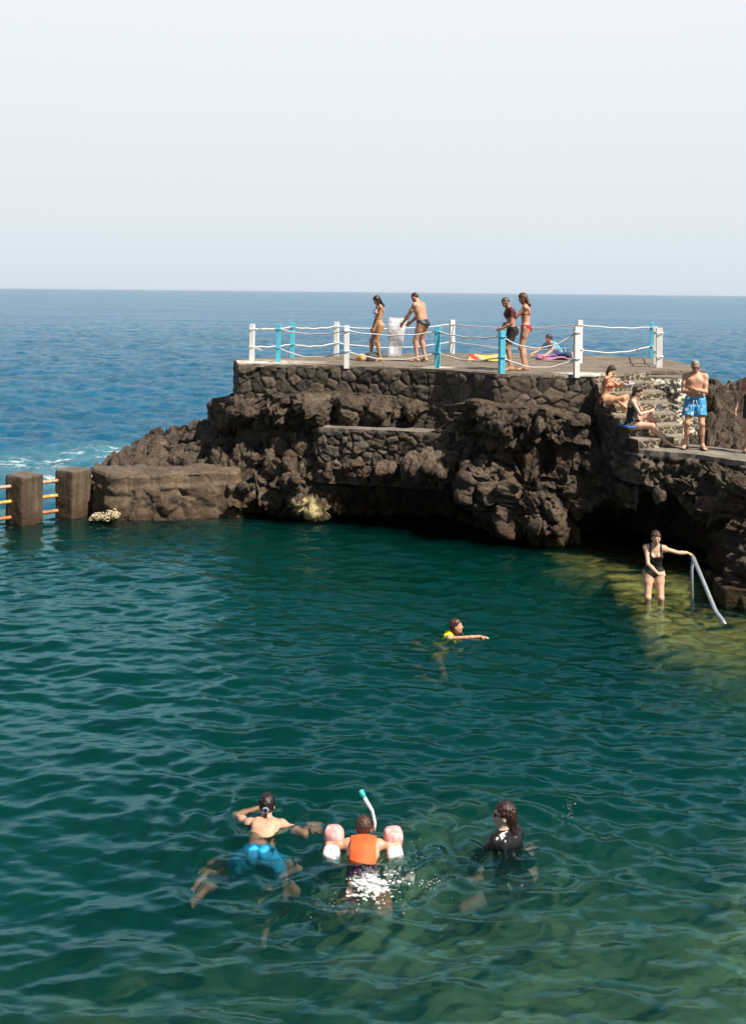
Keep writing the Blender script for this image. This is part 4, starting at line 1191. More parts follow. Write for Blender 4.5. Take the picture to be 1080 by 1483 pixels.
        if kind in ('long', 'bob', 'ponytail', 'wetback'):
            kk = .02
            if kind == 'ponytail':
                Hf.ell(hp(0, -.10, .00), np.array((.026, .026, .028))*q, A, kk); Hf.cap(hp(0, -.105, -.01), hp(0, -.10, -.15)-cf*.0, .026*q, .014*q, kk)
            elif kind == 'wetback':
                Hf.cap(hp(0, -.062, -.01), hp(0, -.080, -.17), .055*q, .030*q, .03)
            elif kind == 'bob':
                Hf.cap(hp(-.045, -.045, .0), hp(-.045, -.05, -.09), .042*q, .036*q, .03); Hf.cap(hp(.045, -.045, .0), hp(.045, -.05, -.09), .042*q, .036*q, .03)
            else:
                bk = nb - cf*.085
                for r0, r1 in ((-.045, -.055), (0, 0), (.045, .055)):
                    a_ = hp(r0, -.055, .0); m_ = bk + cr*r1*1.0 + cu*.01; e_ = m_ - cu*.15 + cf*.01
                    Hf.cap(a_, m_, .042*q, .036*q, .03); Hf.cap(m_, e_, .036*q, .018*q, .03)
                Hf.cap(hp(.066, .012, .02), nb + cr*.075 + cf*.03 + cu*.01, .020*q, .016, .02); Hf.cap(hp(-.066, .012, .02), nb - cr*.075 + cf*.03 + cu*.01, .020*q, .016, .02)
        if kind != 'bald': 
            nz_ = Hf.pts(tuple(slice(0, n) for n in Hf.n)); Hf.D = Hf.D + (.005*np.sin(nz_[..., 0]*120+nz_[..., 2]*40)*np.sin(nz_[..., 1]*110+nz_[..., 2]*30)).astype(np.float32)
        out(Hf, 'hair', hairmat(hcol, wethair), body)
        if beard:
            Hb = Bd.blank(); Hb.ell(hp(0, .030, -.070), np.array((.064, .070, .060))*q, A, 0)
            Hb.cut(lambda P: np.maximum(((P-hc)@hu + .045*q), -(((P-hc)@lf) - .0*q))); out(Hb, 'beard', hairmat(hcol), body)
    # ---- garments
    def pc_(P): v = P-pel; return v@Rr, v@Fw, v@U
    def cc_(P): v = P-waist; return v@cr, v@cf, v@cu
    for wr in wear:
        kind, nm, mat = wr[:3]
        G = Tq.copy(); G.D = G.D - .007
        if kind == 'briefs':
            top_ = wr[3] if len(wr) > 3 else .035; cutk = wr[4] if len(wr) > 4 else .85
            def rg_(P):
                r_, f_, u = pc_(P)
                leg = np.where(f_ > 0, -.115 + cutk*np.clip(np.abs(r_)-.02, 0, None), -.150 + .75*cutk*np.clip(np.abs(r_)-.01, 0, None))
                return np.maximum(u - top_, leg - u)
            G.cut(rg_)
        elif kind == 'suit':
            def rg_(P):
                r_, f_, u = pc_(P); x, y, c = cc_(P)
                leg = np.where(f_ > 0, -.115 + .85*np.clip(np.abs(r_)-.02, 0, None), -.150 + .7*np.clip(np.abs(r_)-.02, 0, None))
                low = leg-u
                neck_ = .185 + .9*np.clip(np.abs(x)-.035, 0, .07) if True else .2
                front_ = c - np.where(y > -.02, neck_+.03, .20)
                strap = np.maximum(np.abs(np.abs(x)-.092)-.019, c-.46)
                return np.maximum(low, np.minimum(front_, strap))
            G.cut(rg_)
        elif kind == 'bra':
            def rg_(P):
                x, y, c = cc_(P)
                cup = np.maximum(np.abs(np.abs(x)-.070)-.062, np.maximum(np.abs(c-.212)-.050, .02-y))
                cup = np.maximum(cup, (c-.212)-.055 + 1.0*(np.abs(np.abs(x)-.075)))
                band = np.abs(c-.180)-.011
                strap = np.maximum(np.abs(np.abs(x)-.078)-.009, np.maximum(.20-c, c-.46))
                return np.minimum(np.minimum(cup, band), strap)
            G.cut(rg_)
        elif kind in ('shirt', 'vest'):
            G = Tq.copy(); G.D = G.D - (.012 if kind == 'shirt' else .028)
            Sv = Bd.blank(); Sv.D = G.D.copy()
            slv = wr[3] if len(wr) > 3 else .5
            if slv > 0:
                for i in (0, 1):
                    if slv <= 1: Sv.cap(Sh[i], Sh[i]+(El[i]-Sh[i])*slv, .062*b, .056*b if slv < .9 else .048*b, .03)
                    else:
                        Sv.cap(Sh[i], El[i], .058*b, .048*b, .03); Sv.cap(El[i], El[i]+(Wr[i]-El[i])*(slv-1), .047*b, .036*b, .02)
            hem = wr[4] if len(wr) > 4 else -.05
            def rg_(P):
                r_, f_, u = pc_(P); x, y, c = cc_(P)
                nk = .075 - np.linalg.norm(P-(nb+cu*.035+cf*.02), axis=-1)
                w_ = np.maximum(np.maximum(hem-u, c-.42), nk)
                if slv > 0 and slv <= 1:
                    for i in (0, 1):
                        ad = unit(El[i]-Sh[i]); w_ = np.maximum(w_, ((P-Sh[i])@ad - slv*la))
                elif slv == 0: w_ = np.maximum(w_, np.abs(x)-(sw-.035))
                return w_
            Sv.cut(rg_); G = Sv
        elif kind == 'trunks':
            ln = wr[3] if len(wr) > 3 else .6; loose = wr[4] if len(wr) > 4 else .022
            G = Tq.blank()
            G.cap(pel - Rr*.07, pel + Rr*.07, hh+.013, hh+.013, .02, (Fw, 1.05))
            for sg in (-1, 1): G.ell(pel + Rr*sg*.062 - Fw*.062 - U*.055, np.array((.078*b, .075*b, .085))+.013, np.stack([Rr, Fw, U]), .03)
            for i in (0, 1): G.cap(Hp[i], Hp[i]+(Kn[i]-Hp[i])*(ln+.2), tr_+loose*.8, tr_*.9+loose, .03)
            wt = wr[5] if len(wr) > 5 else .065
            if belly: G.ell(waist + cu*.0 + cf*.03*belly, (.14*b, .10*b, .10), np.stack([cr, cf, cu]), .04)
            def rg_(P):
                r_, f_, u = pc_(P)
                w_ = u - wt
                side = r_ > 0
                for i in (0, 1):
                    ad = unit(Kn[i]-Hp[i]); hm = (P-Hp[i])@ad - ln*lt
                    w_ = np.maximum(w_, np.where(side == (i == 1), hm, -1))
                return w_
            G.cut(rg_)
            P_ = G.pts(tuple(slice(0, n) for n in G.n)); G.D = G.D + (.005*np.sin(P_[..., 0]*55+P_[..., 2]*12)*np.sin(P_[..., 1]*60-P_[..., 2]*20)).astype(np.float32)
        out(G, nm, mat, body)
    M_ = Matrix.Translation(loc) @ Matrix.Rotation(rz, 4, 'Z')
    J = {'head': M_ @ Vector(hc*s), 'wr': [M_ @ Vector(w_*s) for w_ in Wr], 'sh': [M_ @ Vector(w_*s) for w_ in Sh], 'el': [M_ @ Vector(w_*s) for w_ in El],
         'loc': dict(hp=lambda r, f_, u: Vector(hp(r, f_, u)*s), Sh=[x*s for x in Sh], El=[x*s for x in El], Wr=[x*s for x in Wr], An=[x*s for x in An], hc=hc*s)}
    return body, J
# ================================================================== THE PEOPLE AND THEIR THINGS
BLK = (.016, .014, .014)
TAN = (.50, .27, .155); PALE = (.60, .38, .26); BRONZE = (.46, .235, .12); PINK = (.56, .32, .215)
def face(dx, dy): return math.atan2(-dx, dy)      # rotation that turns local +Y towards (dx, dy)

# --- platform, left pair
person(gnd(548, 523, DECK), face(-.93, -.30), 'tanned woman with wet dark hair and white bikini standing on the platform, looking down',
       h=1.70, sex='f', col=BRONZE, lean=(0, -.02, 1), pfwd=(0, 1, 0), look=(0, .85, -.55), neck=(0, .45, .9),
       hands=((-.20, .18, .86), (.22, .10, .84)), elbows=((-.5, -1, 0), (.5, -1, 0)), feet=((-.08, -.02, .085), (.10, .17, .10)), knees=((-.05, 1, 0), (.05, 1, 0)),
       wear=(('bra', 'bikini_top', cloth('white_bikini', (.74, .70, .70), (.36, .22, .26), 40)), ('briefs', 'bikini_bottom', cloth('beige_bikini', (.62, .42, .27)), .02, 1.2)),
       hair=('long', (.018, .011, .008)), wethair=True, bulk=.93, vox=.011)
person(gnd(609, 524, DECK), face(-.80, .52), 'sturdy man in black swim briefs leaning over the clear air mattress on the platform',
       h=1.84, col=(.56, .30, .19), lean=(0, .30, 1), look=(0, .8, -.6), neck=(0, .55, .8), bulk=1.14, belly=.35,
       hands=((-.17, .42, .92), (.20, .40, .95)), elbows=((-.7, -1, .1), (.7, -1, .1)), feet=((-.13, .02, .085), (.16, -.04, .085)), pelvis=(0, -.04, .955), pup=(0, .18, 1),
       wear=(('briefs', 'swim_briefs', cloth('black_lycra', (.022, .024, .026), rough=.5), .06, .62), ), hair=('cropped', (.045, .022, .012)), beard=True, vox=.011)

t = T('clear_plastic'); p = t.obj(); a = t.noise(p, 9, 4)
t.bsdf(t.mix(t.maprange(a, .4, .6), (.52, .50, .50), (.74, .72, .73)), .2, t.bump(a, .6, .06), Alpha=.62); PLAS = t.m
mat_c = gnd(571, 517, DECK)
# inflated mattress: a quilted slab standing on end with its upper part folded over
nu, nv = 40, 70
def mattress(nu, nv):
    V = []
    for side in (1, -1):
        for j in range(nv):
            s = j/(nv-1)*1.42
            for i in range(nu):
                u = (i/(nu-1)-.5)
                wd = .36 + .03*math.sin(s*4.4+.6) + .22*float(sstep(.35, .85, s))
                rim = min(1.0, (0.5-abs(u))*7)**.5*min(1, min(s, 1.42-s)*12)**.5
                th = side*(.030 + .022*abs(math.sin(s*11)))*rim + .035*math.sin(s*7+u*3) + .02*math.sin(u*5-s*9)
                if s < .62: z, yv, cxo = s*1.0, 0.03*math.sin(s*5), -.02*s
                else:
                    q_ = s-.62; a = min(q_/.5, 1)*1.5; z = .62 + .46*math.sin(a) ; yv = .10*(1-math.cos(a)); cxo = -.012 + .34*(1-math.cos(a))*.5 + .05*math.sin(a*2)
                V.append((u*wd + cxo + .05*math.sin(s*3.5), yv + th, z))
    Q = [grid_quads(nv, nu), grid_quads(nv, nu, nu*nv, True)]
    br = [i for i in range(nu)] + [j*nu+nu-1 for j in range(1, nv)] + [(nv-1)*nu+i for i in range(nu-2, -1, -1)] + [j*nu for j in range(nv-2, 0, -1)]
    br = np.array(br); k = np.arange(len(br)); n_ = nu*nv
    Q.append(np.stack([br, br[(k+1) % len(br)], br[(k+1) % len(br)]+n_, br+n_], 1))
    return np.array(V), np.concatenate(Q)
mo = link('air_mattress', np_mesh('air_mattress', *mattress(nu, nv)), PLAS)
mo.location = mat_c; mo.rotation_euler = (0, 0, R(10)); tag(mo, 'clear inflatable mattress standing folded on the platform between woman and man', 'air mattress')

# bags on the platform
def soft(name, c, r, mat, seed, parent=None, amp=.25, sc=9, n=26):
    mb = MB(); mb.ball((0, 0, 0), r, n); o_ = mb.build(name, mat, parent, smooth=True)
    me_ = o_.data; V = np.empty(len(me_.vertices)*3, np.float32); me_.vertices.foreach_get('co', V); V = V.reshape(-1, 3)
    d = 1 + amp*fbm(V, sc, 3, seed); V = V*d[:, None]; V[:, 2] = np.maximum(V[:, 2], -r[2]*.55) + r[2]*.55
    me_.vertices.foreach_set('co', V.astype(np.float32).ravel()); me_.update(); o_.location = c; return o_
bx_, by_, _ = gnd(538, 523, DECK)
bag = empty('rucksack', (bx_, by_, DECK)); tag(bag, 'dark grey rucksack lying at the feet of the woman in the white bikini', 'bag')
soft('bag_body', (0, 0, 0), (.22, .16, .15), cloth('rucksack_grey', (.075, .072, .07), (.035, .034, .035), 14), 3, bag)
soft('bag_pocket', (-.04, -.12, .0), (.13, .07, .09), cloth('rucksack_dark', (.04, .038, .036)), 5, bag)
mb = MB(); mb.tube([(-.1, .05, .13), (-.06, .02, .2), (.06, .0, .2), (.12, .0, .12)], .012, 6); mb.build('bag_strap', cloth('rucksack_dark', (.04, .038, .036)), bag)
ox_, oy_, _ = gnd(524, 523, DECK)
o_ = soft('beach_bag', (ox_, oy_, DECK), (.14, .13, .13), cloth('orange_bag', (.62, .30, .05), (.50, .38, .20), 10), 9); tag(o_, 'small orange and yellow beach bag left of the grey rucksack', 'bag')
fx, fy, _ = gnd(552, 525, DECK)

# --- platform, right pair
fP = gnd(739, 537, DECK)
person(fP, face(-.96, -.15), 'lean man in maroon shirt and black shorts leaning on the turquoise post',
       h=1.72, col=(.47, .25, .15), lean=(0, .17, 1), look=(0, .75, -.65), neck=(0, .5, .85), bulk=.88, pelvis=(0, -.02, .965), pup=(0, .08, 1),
       hands=((-.10, .25, .98), (.12, .20, .97)), elbows=((-.6, -1, .0), (.6, -1, .0)), feet=((-.10, .04, .085), (.10, -.06, .085)), curl=.9,
       wear=(('shirt', 'shirt', cloth('maroon_shirt', (.10, .010, .018)), .55, -.06), ('trunks', 'shorts', cloth('black_shorts', BLK), .62, .026)), hair=('cropped', (.10, .055, .028)), vox=.011)
person(gnd(760, 536.5, DECK), face(-.97, .10), 'long-haired woman in red bikini behind the man in maroon, holding the turquoise post',
       h=1.80, sex='f', col=(.55, .31, .20), lean=(0, .03, 1), look=(0, .9, -.38), neck=(0, .35, .95), bulk=1.0,
       hands=((-.06, .44, 1.03), (.10, .42, 1.00)), elbows=((-.6, -1, -.2), (.6, -1, -.2)), feet=((-.08, .02, .085), (.10, -.04, .085)), curl=.9,
       wear=(('bra', 'bikini_top', cloth('red_bikini', (.36, .012, .03))), ('briefs', 'bikini_bottom', cloth('red_bikini', (.36, .012, .03)), .05, .85)), hair=('long', (.085, .040, .020)), vox=.011)

# towels and the person lying
def towel(name, quad, cols, label, sc=6, seed=1):
    t = T(name); p = t.n('TexCoord').outputs['Generated']
    x_ = t.n('SeparateXYZ', i0=p).outputs[0]
    st = []
    for i, c in enumerate(cols): st.append((i/len(cols), c))
    c = t.ramp(t.math('ADD', x_, t.math('MULTIPLY', t.math('SUBTRACT', t.noise(p, 3, 2), .5), .06)), st, 'CONSTANT')
    t.bsdf(c, .95, t.bump(t.noise(t.obj(), 40, 3), .6, .01))
    n = 40; a, b, c_, d = [np.array(q) for q in quad]
    g = np.linspace(0, 1, n); V = []
    for v in g:
        for u in g: V.append((a*(1-u)+b*u)*(1-v) + (d*(1-u)+c_*u)*v)
    V = np.array(V); V[:, 2] += .035 + .03*fbm(V, 3, 3, seed) + .018*np.sin(V[:, 0]*9+V[:, 1]*5)
    V2 = V.copy(); V2[:, 2] -= .012
    nn = n*n; br = np.concatenate([np.arange(n), np.arange(1, n)*n+n-1, (n-1)*n+np.arange(n-2, -1, -1), np.arange(n-2, 0, -1)*n]); k = np.arange(len(br))
    Q = np.concatenate([grid_quads(n, n), grid_quads(n, n, nn, True), np.stack([br, br+nn, br[(k+1) % len(br)]+nn, br[(k+1) % len(br)]], 1)])
    tag(link(name, np_mesh(name, np.concatenate([V, V2]), Q), t.m), label, 'towel')
towel('beach_towel', [gnd(677, 523.5, DECK), gnd(741, 524, DECK), gnd(733, 516, DECK), gnd(680, 515.5, DECK)],
      [(.72, .50, .10), (.55, .05, .05), (.74, .52, .22), (.78, .56, .10), (.70, .50, .20), (.80, .60, .14), (.62, .55, .28)], 'yellow and red beach towel spread on the paving left of the turquoise post', seed=4)
lyP = gnd(794, 519, DECK)
towel('beach_towel', [gnd(776, 521, DECK), gnd(822, 521.5, DECK), gnd(812, 515, DECK), gnd(778, 515, DECK)], [(.40, .14, .28), (.46, .20, .36), (.36, .16, .34)],
      'pink and purple towel under the sunbather on the platform', seed=8)
person((lyP[0]+.10, lyP[1]+.15, DECK+.05), face(-.70, -.55), 'sunbather in light blue top lying propped on the elbows on a pink towel',
       h=1.66, sex='m', col=PINK, pelvis=(0, -.35, .13), pup=(0, .97, .20), pfwd=(0, .2, -1), lean=(0, .80, .55), look=(.25, .75, -.15), neck=(0, .35, .9),
       hands=((-.26, .52, .06), (.24, .56, .06)), elbows=((-.4, -.2, -1), (.4, -.2, -1)), feet=((-.12, -1.18, .10), (.12, -1.16, .10)), knees=((0, 0, -1), (0, 0, -1)), toes=((0, -1, -.2), (0, -1, -.2)),
       wear=(('shirt', 'shirt', cloth('light_blue_shirt', (.20, .48, .66)), .6, -.1), ('trunks', 'shorts', cloth('dark_blue_shorts', (.03, .07, .14)), .7)), hair=('short', (.05, .025, .014)), vox=.012)

# --- stairs
iP = Vector((4.98, 23.12, DECK-RISE*3))
ib, iJ = person(iP, face(.90, -.42), 'woman in red bikini top seated higher on the steps, one hand in her dark hair',
       h=1.66, sex='f', col=(.62, .34, .19), pelvis=(0, -.02, .10), lean=(0, .16, 1), pup=(0, -.05, 1), look=(.1, .85, -.5), neck=(0, .45, .9),
       hands=((-.10, .36, .45), (.19, .10, .60)), elbows=((-1, -.2, -.6), (1, .25, .3)), feet=((-.13, .42, -.28), (.10, .40, -.29)), knees=((-.1, .6, 1), (.1, .6, 1)), toes=((-.1, 1, 0), (.15, 1, 0)), hand_dir=((.2, 1, .1), (-.7, .0, .8)),
       wear=(('bra', 'bikini_top', cloth('coral_bikini', (.42, .035, .02))), ('briefs', 'bikini_bottom', cloth('coral_bikini', (.42, .035, .02)), .03, 1.1)), hair=('bob', (.05, .022, .013)), vox=.0105)
jP = Vector((5.27, 21.98, DECK-RISE*5))
jb, jJ = person(jP, face(.96, -.28), 'woman in black swimsuit seated lower on the steps reading with one leg stretched out',
       h=1.68, sex='f', col=(.70, .43, .31), pelvis=(0, -.03, .11), lean=(0, .14, 1), look=(0, .85, -.5), neck=(0, .4, .9), bulk=1.12,
       hands=((-.10, .38, .40), (.12, .36, .36)), elbows=((-.6, -.6, -.6), (.7, -.5, -.6)), feet=((-.12, .50, -.10), (.10, .68, -.27)), knees=((-.1, .6, 1), (.25, .5, 1)), toes=((0, 1, 0), (.15, 1, 0)), curl=.9,
       wear=(('suit', 'swimsuit', cloth('black_swimsuit', (.014, .014, .016), rough=.6)), ), hair=('bob', (.022, .013, .010)), glasses=True, vox=.0105)
def booklet(J, label, name, size, mat, tilt):
    a, b = J['wr']; c = (a+b)*.5
    return c
PAPER = cloth('pale_paper', (.66, .64, .66), rough=.6)
a, b = iJ['wr']; mb = MB(); mb.box((0, 0, 0), (.24, .17, .014), 0, .003); mb.box((0, 0, .010), (.23, .16, .006))
o_ = mb.build('book', cloth('lilac_cover', (.30, .30, .42), (.60, .58, .62), 9)); o_.location = Vector(a) + Vector((.10, -.02, .0)); o_.rotation_euler = (R(12), R(-6), R(10)); tag(o_, 'thin open book resting on the knees of the woman in the red bikini top', 'book')
a, b = jJ['wr']; c = (Vector(a)+Vector(b))*.5
mb = MB(); mb.box((0, 0, 0), (.085, .17, .010), 0, .003); o_ = mb.build('phone', cloth('phone_white', (.62, .64, .68), rough=.3)); o_.location = c + Vector((.15, -.03, .03)); o_.rotation_euler = (R(20), R(-15), R(60)); tag(o_, 'pale phone held by the woman in the black swimsuit on the steps', 'phone')
bt = at(911, 624, 21.85)
mb = MB(); mb.box((0, 0, 0), (.34, .42, .04), .3, .015); o_ = mb.build('blue_towel', cloth('blue_towel', (.02, .13, .42), (.04, .20, .52), 12), smooth=True)
V = np.array([v.co for v in o_.data.vertices]);
o_.location = (jP.x-.06, jP.y-.02, jP.z+.021); tag(o_, 'folded bright blue towel that the woman in the black swimsuit sits on', 'towel')
# tuft hanging over the edge of the step
mb = MB(); mb.prism([(-.16, -.02), (.12, -.03), (.13, .0), (-.15, .0)], -.17, .02)

# --- walkway
kP = gnd(1005, 651, PATH)
kb, kJ = person(kP, face(-.28, -.96), 'grey-haired man in blue patterned swim shorts and sunglasses standing with folded arms on the walkway',
       h=1.80, col=(.62, .34, .215), lean=(0, -.03, 1), look=(-.12, .85, -.45), neck=(0, .32, .95), bulk=1.03, belly=.45,
       hands=((.0, .24, 1.17), (.02, .20, 1.12)), elbows=((-.5, -.1, -1), (.5, -.1, -1)), hand_dir=((1, -.12, .12), (-1, -.12, .05)), palms=((0, -1, 0), (0, -1, 0)),
       feet=((-.14, .02, .100), (.16, -.02, .100)), toes=((-.35, 1, 0), (.30, 1, 0)), knees=((-.1, 1, 0), (.1, 1, 0)),
       wear=(('trunks', 'swim_shorts', cloth('blue_pattern', (.05, .33, .62), (.62, .72, .80), 13, thr=(.56, .60)), .66, .030), ), hair=('cropped', (.30, .285, .26)), glasses=True, vox=.0095)
FLIP = cloth('dark_rubber', (.02, .018, .018))
for i in (0, 1):
    an = kJ['loc']['An'][i]; M_ = Matrix.Translation(kP) @ Matrix.Rotation(face(-.28, -.96), 4, 'Z')
    td = unit(((-.35, 1, 0), (.30, 1, 0))[i])
    mb = MB(); c = Vector(an) + Vector(td)*.05; c.z = .012
    mb.ball((0, 0, 0), (.052, .135, .014), 16); o_ = mb.build('flip_flop', FLIP, kb, smooth=True); o_.location = c; o_.rotation_euler = (0, 0, math.atan2(-td[0], td[1]))
mb = MB()
for sx in (-.02, .02): mb.tube([(sx, .150, .985), (sx*1.6, .172, .95), (sx*2.2, .170, .88)], .006, 6)
mb.build('drawstring', cloth('white_cord', (.78, .78, .76)), kb)
lP = (7.36, 21.0, PATH)
person(lP, face(-.55, -.80), 'person cut off by the right edge of the photo, one arm and foot showing',
       h=1.74, col=(.52, .28, .185), lean=(0, .05, 1), look=(0, 1, -.2), bulk=.95,
       hands=((-.40, .14, 1.02), (.3, .1, .85)), elbows=((-.6, -1, .2), (.6, -1, 0)), feet=((-.12, .22, .085), (.12, -.05, .085)), toes=((-.1, 1, 0), (.1, 1, 0)),
       wear=(('trunks', 'swim_shorts', cloth('black_shorts', BLK), .6), ), hair=('short', (.05, .03, .02)), vox=.011)

# --- woman wading
mP = gnd(948, 870, 0); mP = (mP[0]-.02, mP[1]+.0, -.41)
rz_m = face(-.10, -1)
Minv = (Matrix.Translation(mP) @ Matrix.Rotation(rz_m, 4, 'Z')).inverted()
hh_ = 1.66; hl = (Minv @ (Vector(HR_TOP) + Vector((.0, 0, .05))))/(hh_/1.75)
mb_, mJ = person(mP, rz_m, 'woman in black swimsuit wading shin-deep on the pale ledge, one hand on the handrail',
       h=hh_, sex='f', col=(.70, .43, .29), lean=(-.03, .26, 1), pup=(0, .10, 1), pelvis=(.0, -.07, .96), look=(-.05, .95, -.28), neck=(0, .30, .95), bulk=1.03,
       hands=((.015, .33, 1.00), (hl.x-.10, hl.y-.04, hl.z+.015)) if hl.x > 0 else ((hl.x+.10, hl.y-.04, hl.z+.015), (-.015, .33, 1.00)),
       elbows=((-1, -.5, -.3), (1, -.5, -.4)), feet=((-.12, .02, .085), (.13, .0, .085)), hand_dir=((1, .2, .15), (-1, .25, .15)) if hl.x > 0 else ((-1, .1, -.25), (-1, .25, .15)),
       palms=(None, None) if hl.x > 0 else ((0, .0, -1), None), curl=.9,
       wear=(('suit', 'swimsuit', cloth('black_swimsuit', (.014, .014, .016), rough=.6)), ), hair=('short', (.075, .033, .018)), vox=.0085)

# --- swimmers
nP = gnd(655, 917, 0)
person((nP[0], nP[1], 0), face(.97, -.15), 'child in bright yellow swimsuit swimming to the right, one arm stretched over the water',
       h=1.50, sex='f', col=(.62, .33, .20), pelvis=(0, -.22, -.44), pup=(0, .5, .8), lean=(0, .36, .9), look=(0, 1, .02), bulk=.9, head_s=1.10,
       hands=((-.22, .12, -.10), (.10, .62, .015)), elbows=((-1, -.3, -.3), (.8, .2, .2)), feet=((-.14, -.60, -.70), (.12, -.50, -.80)), hand_dir=(None, (0, 1, -.08)), palms=(None, (0, 0, -1)), toes=((0, -1, -.3), (0, -1, -.3)), curl=.2,
       wear=(('shirt', 'swim_top', cloth('yellow_swimsuit', (.80, .76, .02), rough=.5), 0, -.16), ), hair=('bob', (.055, .022, .012)), wethair=True, vox=.009)

oP = gnd(385, 1193, 0)
ob, oJ = person((oP[0], oP[1], -.02), face(.05, 1), 'swimmer in blue shorts with a dark ponytail doing breaststroke, seen from behind',
       h=1.62, sex='m', col=(.62, .36, .235), pelvis=(0, -.42, -.10), pup=(0, .95, .22), pfwd=(0, .3, -.95), lean=(0, .95, .28), look=(0, 1, .0), neck=(0, .25, 1), bulk=.95,
       hands=((-.15, .36, .0), (.44, .10, -.05)), elbows=((-1, -.1, -.12), (1, .1, -.2)), hand_dir=((1, .5, .0), (1, .15, -.25)), feet=((-.52, -.86, -.28), (.10, -.62, -.72)), knees=((-.7, .2, -.5), (.7, .2, -.5)), toes=((-.5, -1, -.2), (.4, -1, -.4)), curl=.2,
       wear=(('trunks', 'swim_shorts', cloth('cyan_shorts', (.02, .36, .66)), .52, .03, .045), ), hair=('ponytail', (.020, .011, .008)), wethair=True, vox=.008)
mb = MB(); c = oJ['loc']['hp'](0, -.118, -.005)
tor = [Vector(c) + Vector((math.cos(a_)*.026, 0, math.sin(a_)*.026)) for a_ in np.linspace(0, 6.283, 13)]
mb.tube(tor, .009, 6, cap=False); mb.build('hair_band', cloth('hair_band_blue', (.35, .45, .75)), ob, smooth=True)

pP = gnd(526, 1230, 0)
pb_, pJ = person((pP[0], pP[1]+.05, -.02), face(.02, 1), 'small child in orange swim vest and pink armbands snorkelling away from the camera',
       h=1.24, sex='m', col=(.62, .34, .22), pelvis=(0, -.42, -.12), pup=(0, .93, .36), pfwd=(0, .4, -.9), lean=(0, .88, .48), look=(0, .93, -.35), neck=(0, .62, .75), bulk=1.28, head_s=1.28, arm_s=.85,
       hands=((-.34, .10, -.02), (.34, .10, -.02)), elbows=((-1, -.3, .1), (1, -.3, .1)), feet=((-.15, -.80, -.10), (.22, -.82, -.06)), knees=((0, .3, -.8), (0, .3, -.8)), toes=((0, -1, -.3), (0, -1, -.3)), curl=.2,
       wear=(('vest', 'swim_vest', cloth('orange_vest', (.86, .13, .03)), 0, -.04), ('trunks', 'swim_shorts', cloth('navy_trunks', (.03, .03, .14), (.35, .08, .14), 40), .35, .012)), hair=('short', (.075, .030, .015)), wethair=True, vox=.0085)
# armbands: two pillow chambers on each arm
t = T('armband_pink'); p = t.obj(); a = t.noise(p, 14, 4, .6, .5)
t.bsdf(t.mix(t.maprange(a, .45, .6), (.80, .36, .33), (.86, .60, .56)), .28, t.bump(a, .3, .02)); PINKM = t.m
t = T('armband_print'); p = t.obj(); a = t.noise(p, 11, 3, .6, .8)
t.bsdf(t.ramp(a, [(.40, (.84, .66, .64)), (.50, (.80, .72, .74)), (.54, (.10, .28, .42)), (.62, (.76, .70, .72)), (.66, (.80, .14, .06))], 'CONSTANT'), .28); PRINTM = t.m
def pillow(name, c, r, mat, parent, rz, seed):
    n = 22; mb = MB(); mb.ball((0, 0, 0), (1, 1, 1), n)
    o_ = mb.build(name, mat, parent, smooth=True); me_ = o_.data
    V = np.empty(len(me_.vertices)*3, np.float32); me_.vertices.foreach_get('co', V); V = V.reshape(-1, 3).astype(float)
    V = np.sign(V)*np.abs(V)**.62; V = V/np.maximum(1, np.linalg.norm(V, axis=1, keepdims=True)/1.32)
    V *= (1 + .05*fbm(V, 2.4, 3, seed))[:, None]; V = V*np.array(r)
    me_.vertices.foreach_set('co', V.astype(np.float32).ravel()); me_.update(); o_.location = c; o_.rotation_euler = (R(15), 0, rz); return o_
for i, sg in ((0, -1), (1, 1)):
    s_, e_ = Vector(pJ['loc']['Sh'][i]), Vector(pJ['loc']['El'][i])
    c0 = s_.lerp(e_, .55)
    band = pillow('armband', c0 + Vector((sg*.035, .065, .045)), (.092, .080, .098), PINKM, pb_, sg*.2, 5+i)
    band['label'] = 'pink inflatable armband'
    lo = pillow('armband_chamber', Vector((-sg*.012, -.165, -.060)), (.080, .080, .074), PRINTM, band, 0, 9+i)
# snorkel on the right side of the mask
hp_ = pJ['loc']['hp']
t = T('snorkel_white'); t.bsdf((.74, .78, .82), .3); SNW = t.m
t = T('snorkel_tip'); t.bsdf((.05, .62, .55), .35); SNT = t.m
base = hp_(.105, .03, -.05); q1_ = hp_(.115, -.01, .05); q2_ = hp_(.085, -.06, .17); q3_ = hp_(-.0, -.10, .30); q4_ = hp_(-.035, -.115, .36)
mb = MB(); mb.tube([base, q1_, q2_, q3_], [.016, .017, .017, .019], 10); sn = mb.build('snorkel', SNW, pb_, smooth=True)
mb = MB(); mb.tube([q3_, Vector(q3_).lerp(q4_, .5), q4_, Vector(q4_)+(Vector(q4_)-Vector(q3_))*.12], [.021, .026, .025, .014], 12); mb.build('snorkel_tip', SNT, sn, smooth=True)
mb = MB()
mb.tube([hp_(math.sin(a_)*.083, -math.cos(a_)*.105-.01, .02) for a_ in np.linspace(-2.2, 2.2, 17)], .010, 6); mb.build('mask_strap', cloth('mask_strap', (.03, .03, .035)), pb_, smooth=True)

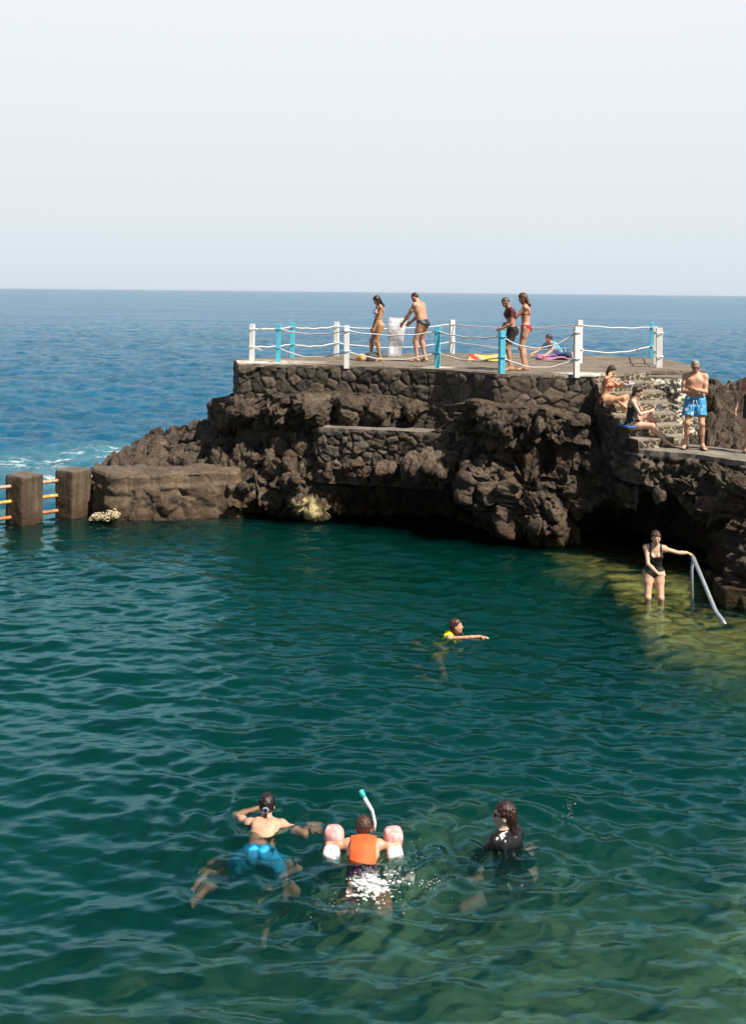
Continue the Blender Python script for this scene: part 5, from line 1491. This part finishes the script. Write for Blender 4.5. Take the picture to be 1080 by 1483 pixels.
qP = gnd(728, 1218, 0)
qb, qJ = person((qP[0], qP[1], -.02), face(-.60, .80), 'woman in wet black rash guard and sunglasses treading water, face turned to the left',
       h=1.66, sex='f', col=(.66, .46, .36), pelvis=(0, -.10, -.35), pup=(0, .15, 1), lean=(0, .14, 1), look=(-.55, .75, -.02), neck=(0, .10, 1), bulk=1.08, head_s=1.10,
       hands=((-.24, .24, -.36), (.24, .26, -.36)), elbows=((-1, .1, -.3), (1, .1, -.3)), feet=((-.36, .40, -.78), (.42, .34, -.74)), knees=((-1, .1, -.1), (1, .0, .1)), toes=((-.8, .3, -.3), (.8, .2, -.3)), curl=.2,
       wear=(('shirt', 'rash_guard', cloth('wet_black', (.012, .011, .012), wet=True), 1.6, -.16), ), hair=('wetback', (.035, .014, .010)), wethair=True, glasses=True, vox=.008)

# ------------------------------------------------------------------ splash behind the kicking child and drops around
t = T('white_water'); t.bsdf((.80, .85, .82), .3, Alpha=.6); WW = t.m
rg = random.Random(12); mb = bmesh.new()
def drop(x, y, z, r):
    bmesh.ops.create_icosphere(mb, subdivisions=1, radius=r, matrix=Matrix.Translation((x, y, z)) @ Matrix.Diagonal((1, 1, rg.uniform(.35, .8), 1)))
def wz(x, y):
    a_ = pool_h(np.array([[x]]), np.array([[y]])); return float(a_[0, 0])
# churned foam: many small blobs grown together into one frothy surface
fc = gnd(537, 1279, 0); Fo = Field((fc[0]-.62, fc[1]-.42, -.07), (fc[0]+.62, fc[1]+.46, .15), .0065)
for k in range(750):
    u = rg.gauss(0, 1); v = rg.gauss(0, 1); arm = rg.random()
    if arm < .22: px_, py_ = 556+rg.random()*44, 1262+rg.gauss(0, 8)+rg.random()*10
    else: px_, py_ = 536+u*17+v*3, 1279+v*12+abs(u)*3
    x, y, _ = gnd(px_, py_, 0)
    dens = math.exp(-.5*(u*u+v*v)*.5)
    rr_ = .002+abs(rg.gauss(0, .0062))*(.3+dens)
    z_ = -.02 + abs(rg.gauss(0, .028))*dens
    Fo.ell((x, y, z_), (rr_*rg.uniform(1, 2.4), rr_*rg.uniform(.8, 1.6), rr_*.8), None, .007)
fV, fQ = Fo.mesh()
fo_ = link('water_foam', np_mesh('water_foam', fV, fQ), WW); tag(fo_, 'churned white foam over the legs of the child in the orange vest', 'foam', kind='stuff')
for k in range(240):
    x, y, _ = gnd(594+rg.gauss(0, 30), 1256+rg.gauss(0, 26), 0); drop(x, y, abs(rg.gauss(0, .035)), abs(rg.gauss(0, .0018))+.0012)
for k in range(60):
    x, y, _ = gnd(618+rg.gauss(0, 10), 1281+rg.gauss(0, 4), 0); drop(x, y, abs(rg.gauss(0, .02)), abs(rg.gauss(0, .003))+.0015)
for k in range(40):
    x, y, _ = gnd(824+rg.gauss(0, 4), 1174+rg.gauss(0, 7), 0); drop(x, y, rg.uniform(0, .06), abs(rg.gauss(0, .002))+.0015)
for k in range(80):
    x, y, _ = gnd(500+rg.gauss(0, 50), 1318+rg.gauss(0, 14), 0); drop(x, y, rg.uniform(0, .02), abs(rg.gauss(0, .0018))+.0013)
me = bpy.data.meshes.new('water_splash'); mb.to_mesh(me); mb.free()
sp = link('water_splash', me, WW); tag(sp, 'white splash and drops kicked up behind the child in the orange vest', 'splash', kind='stuff')
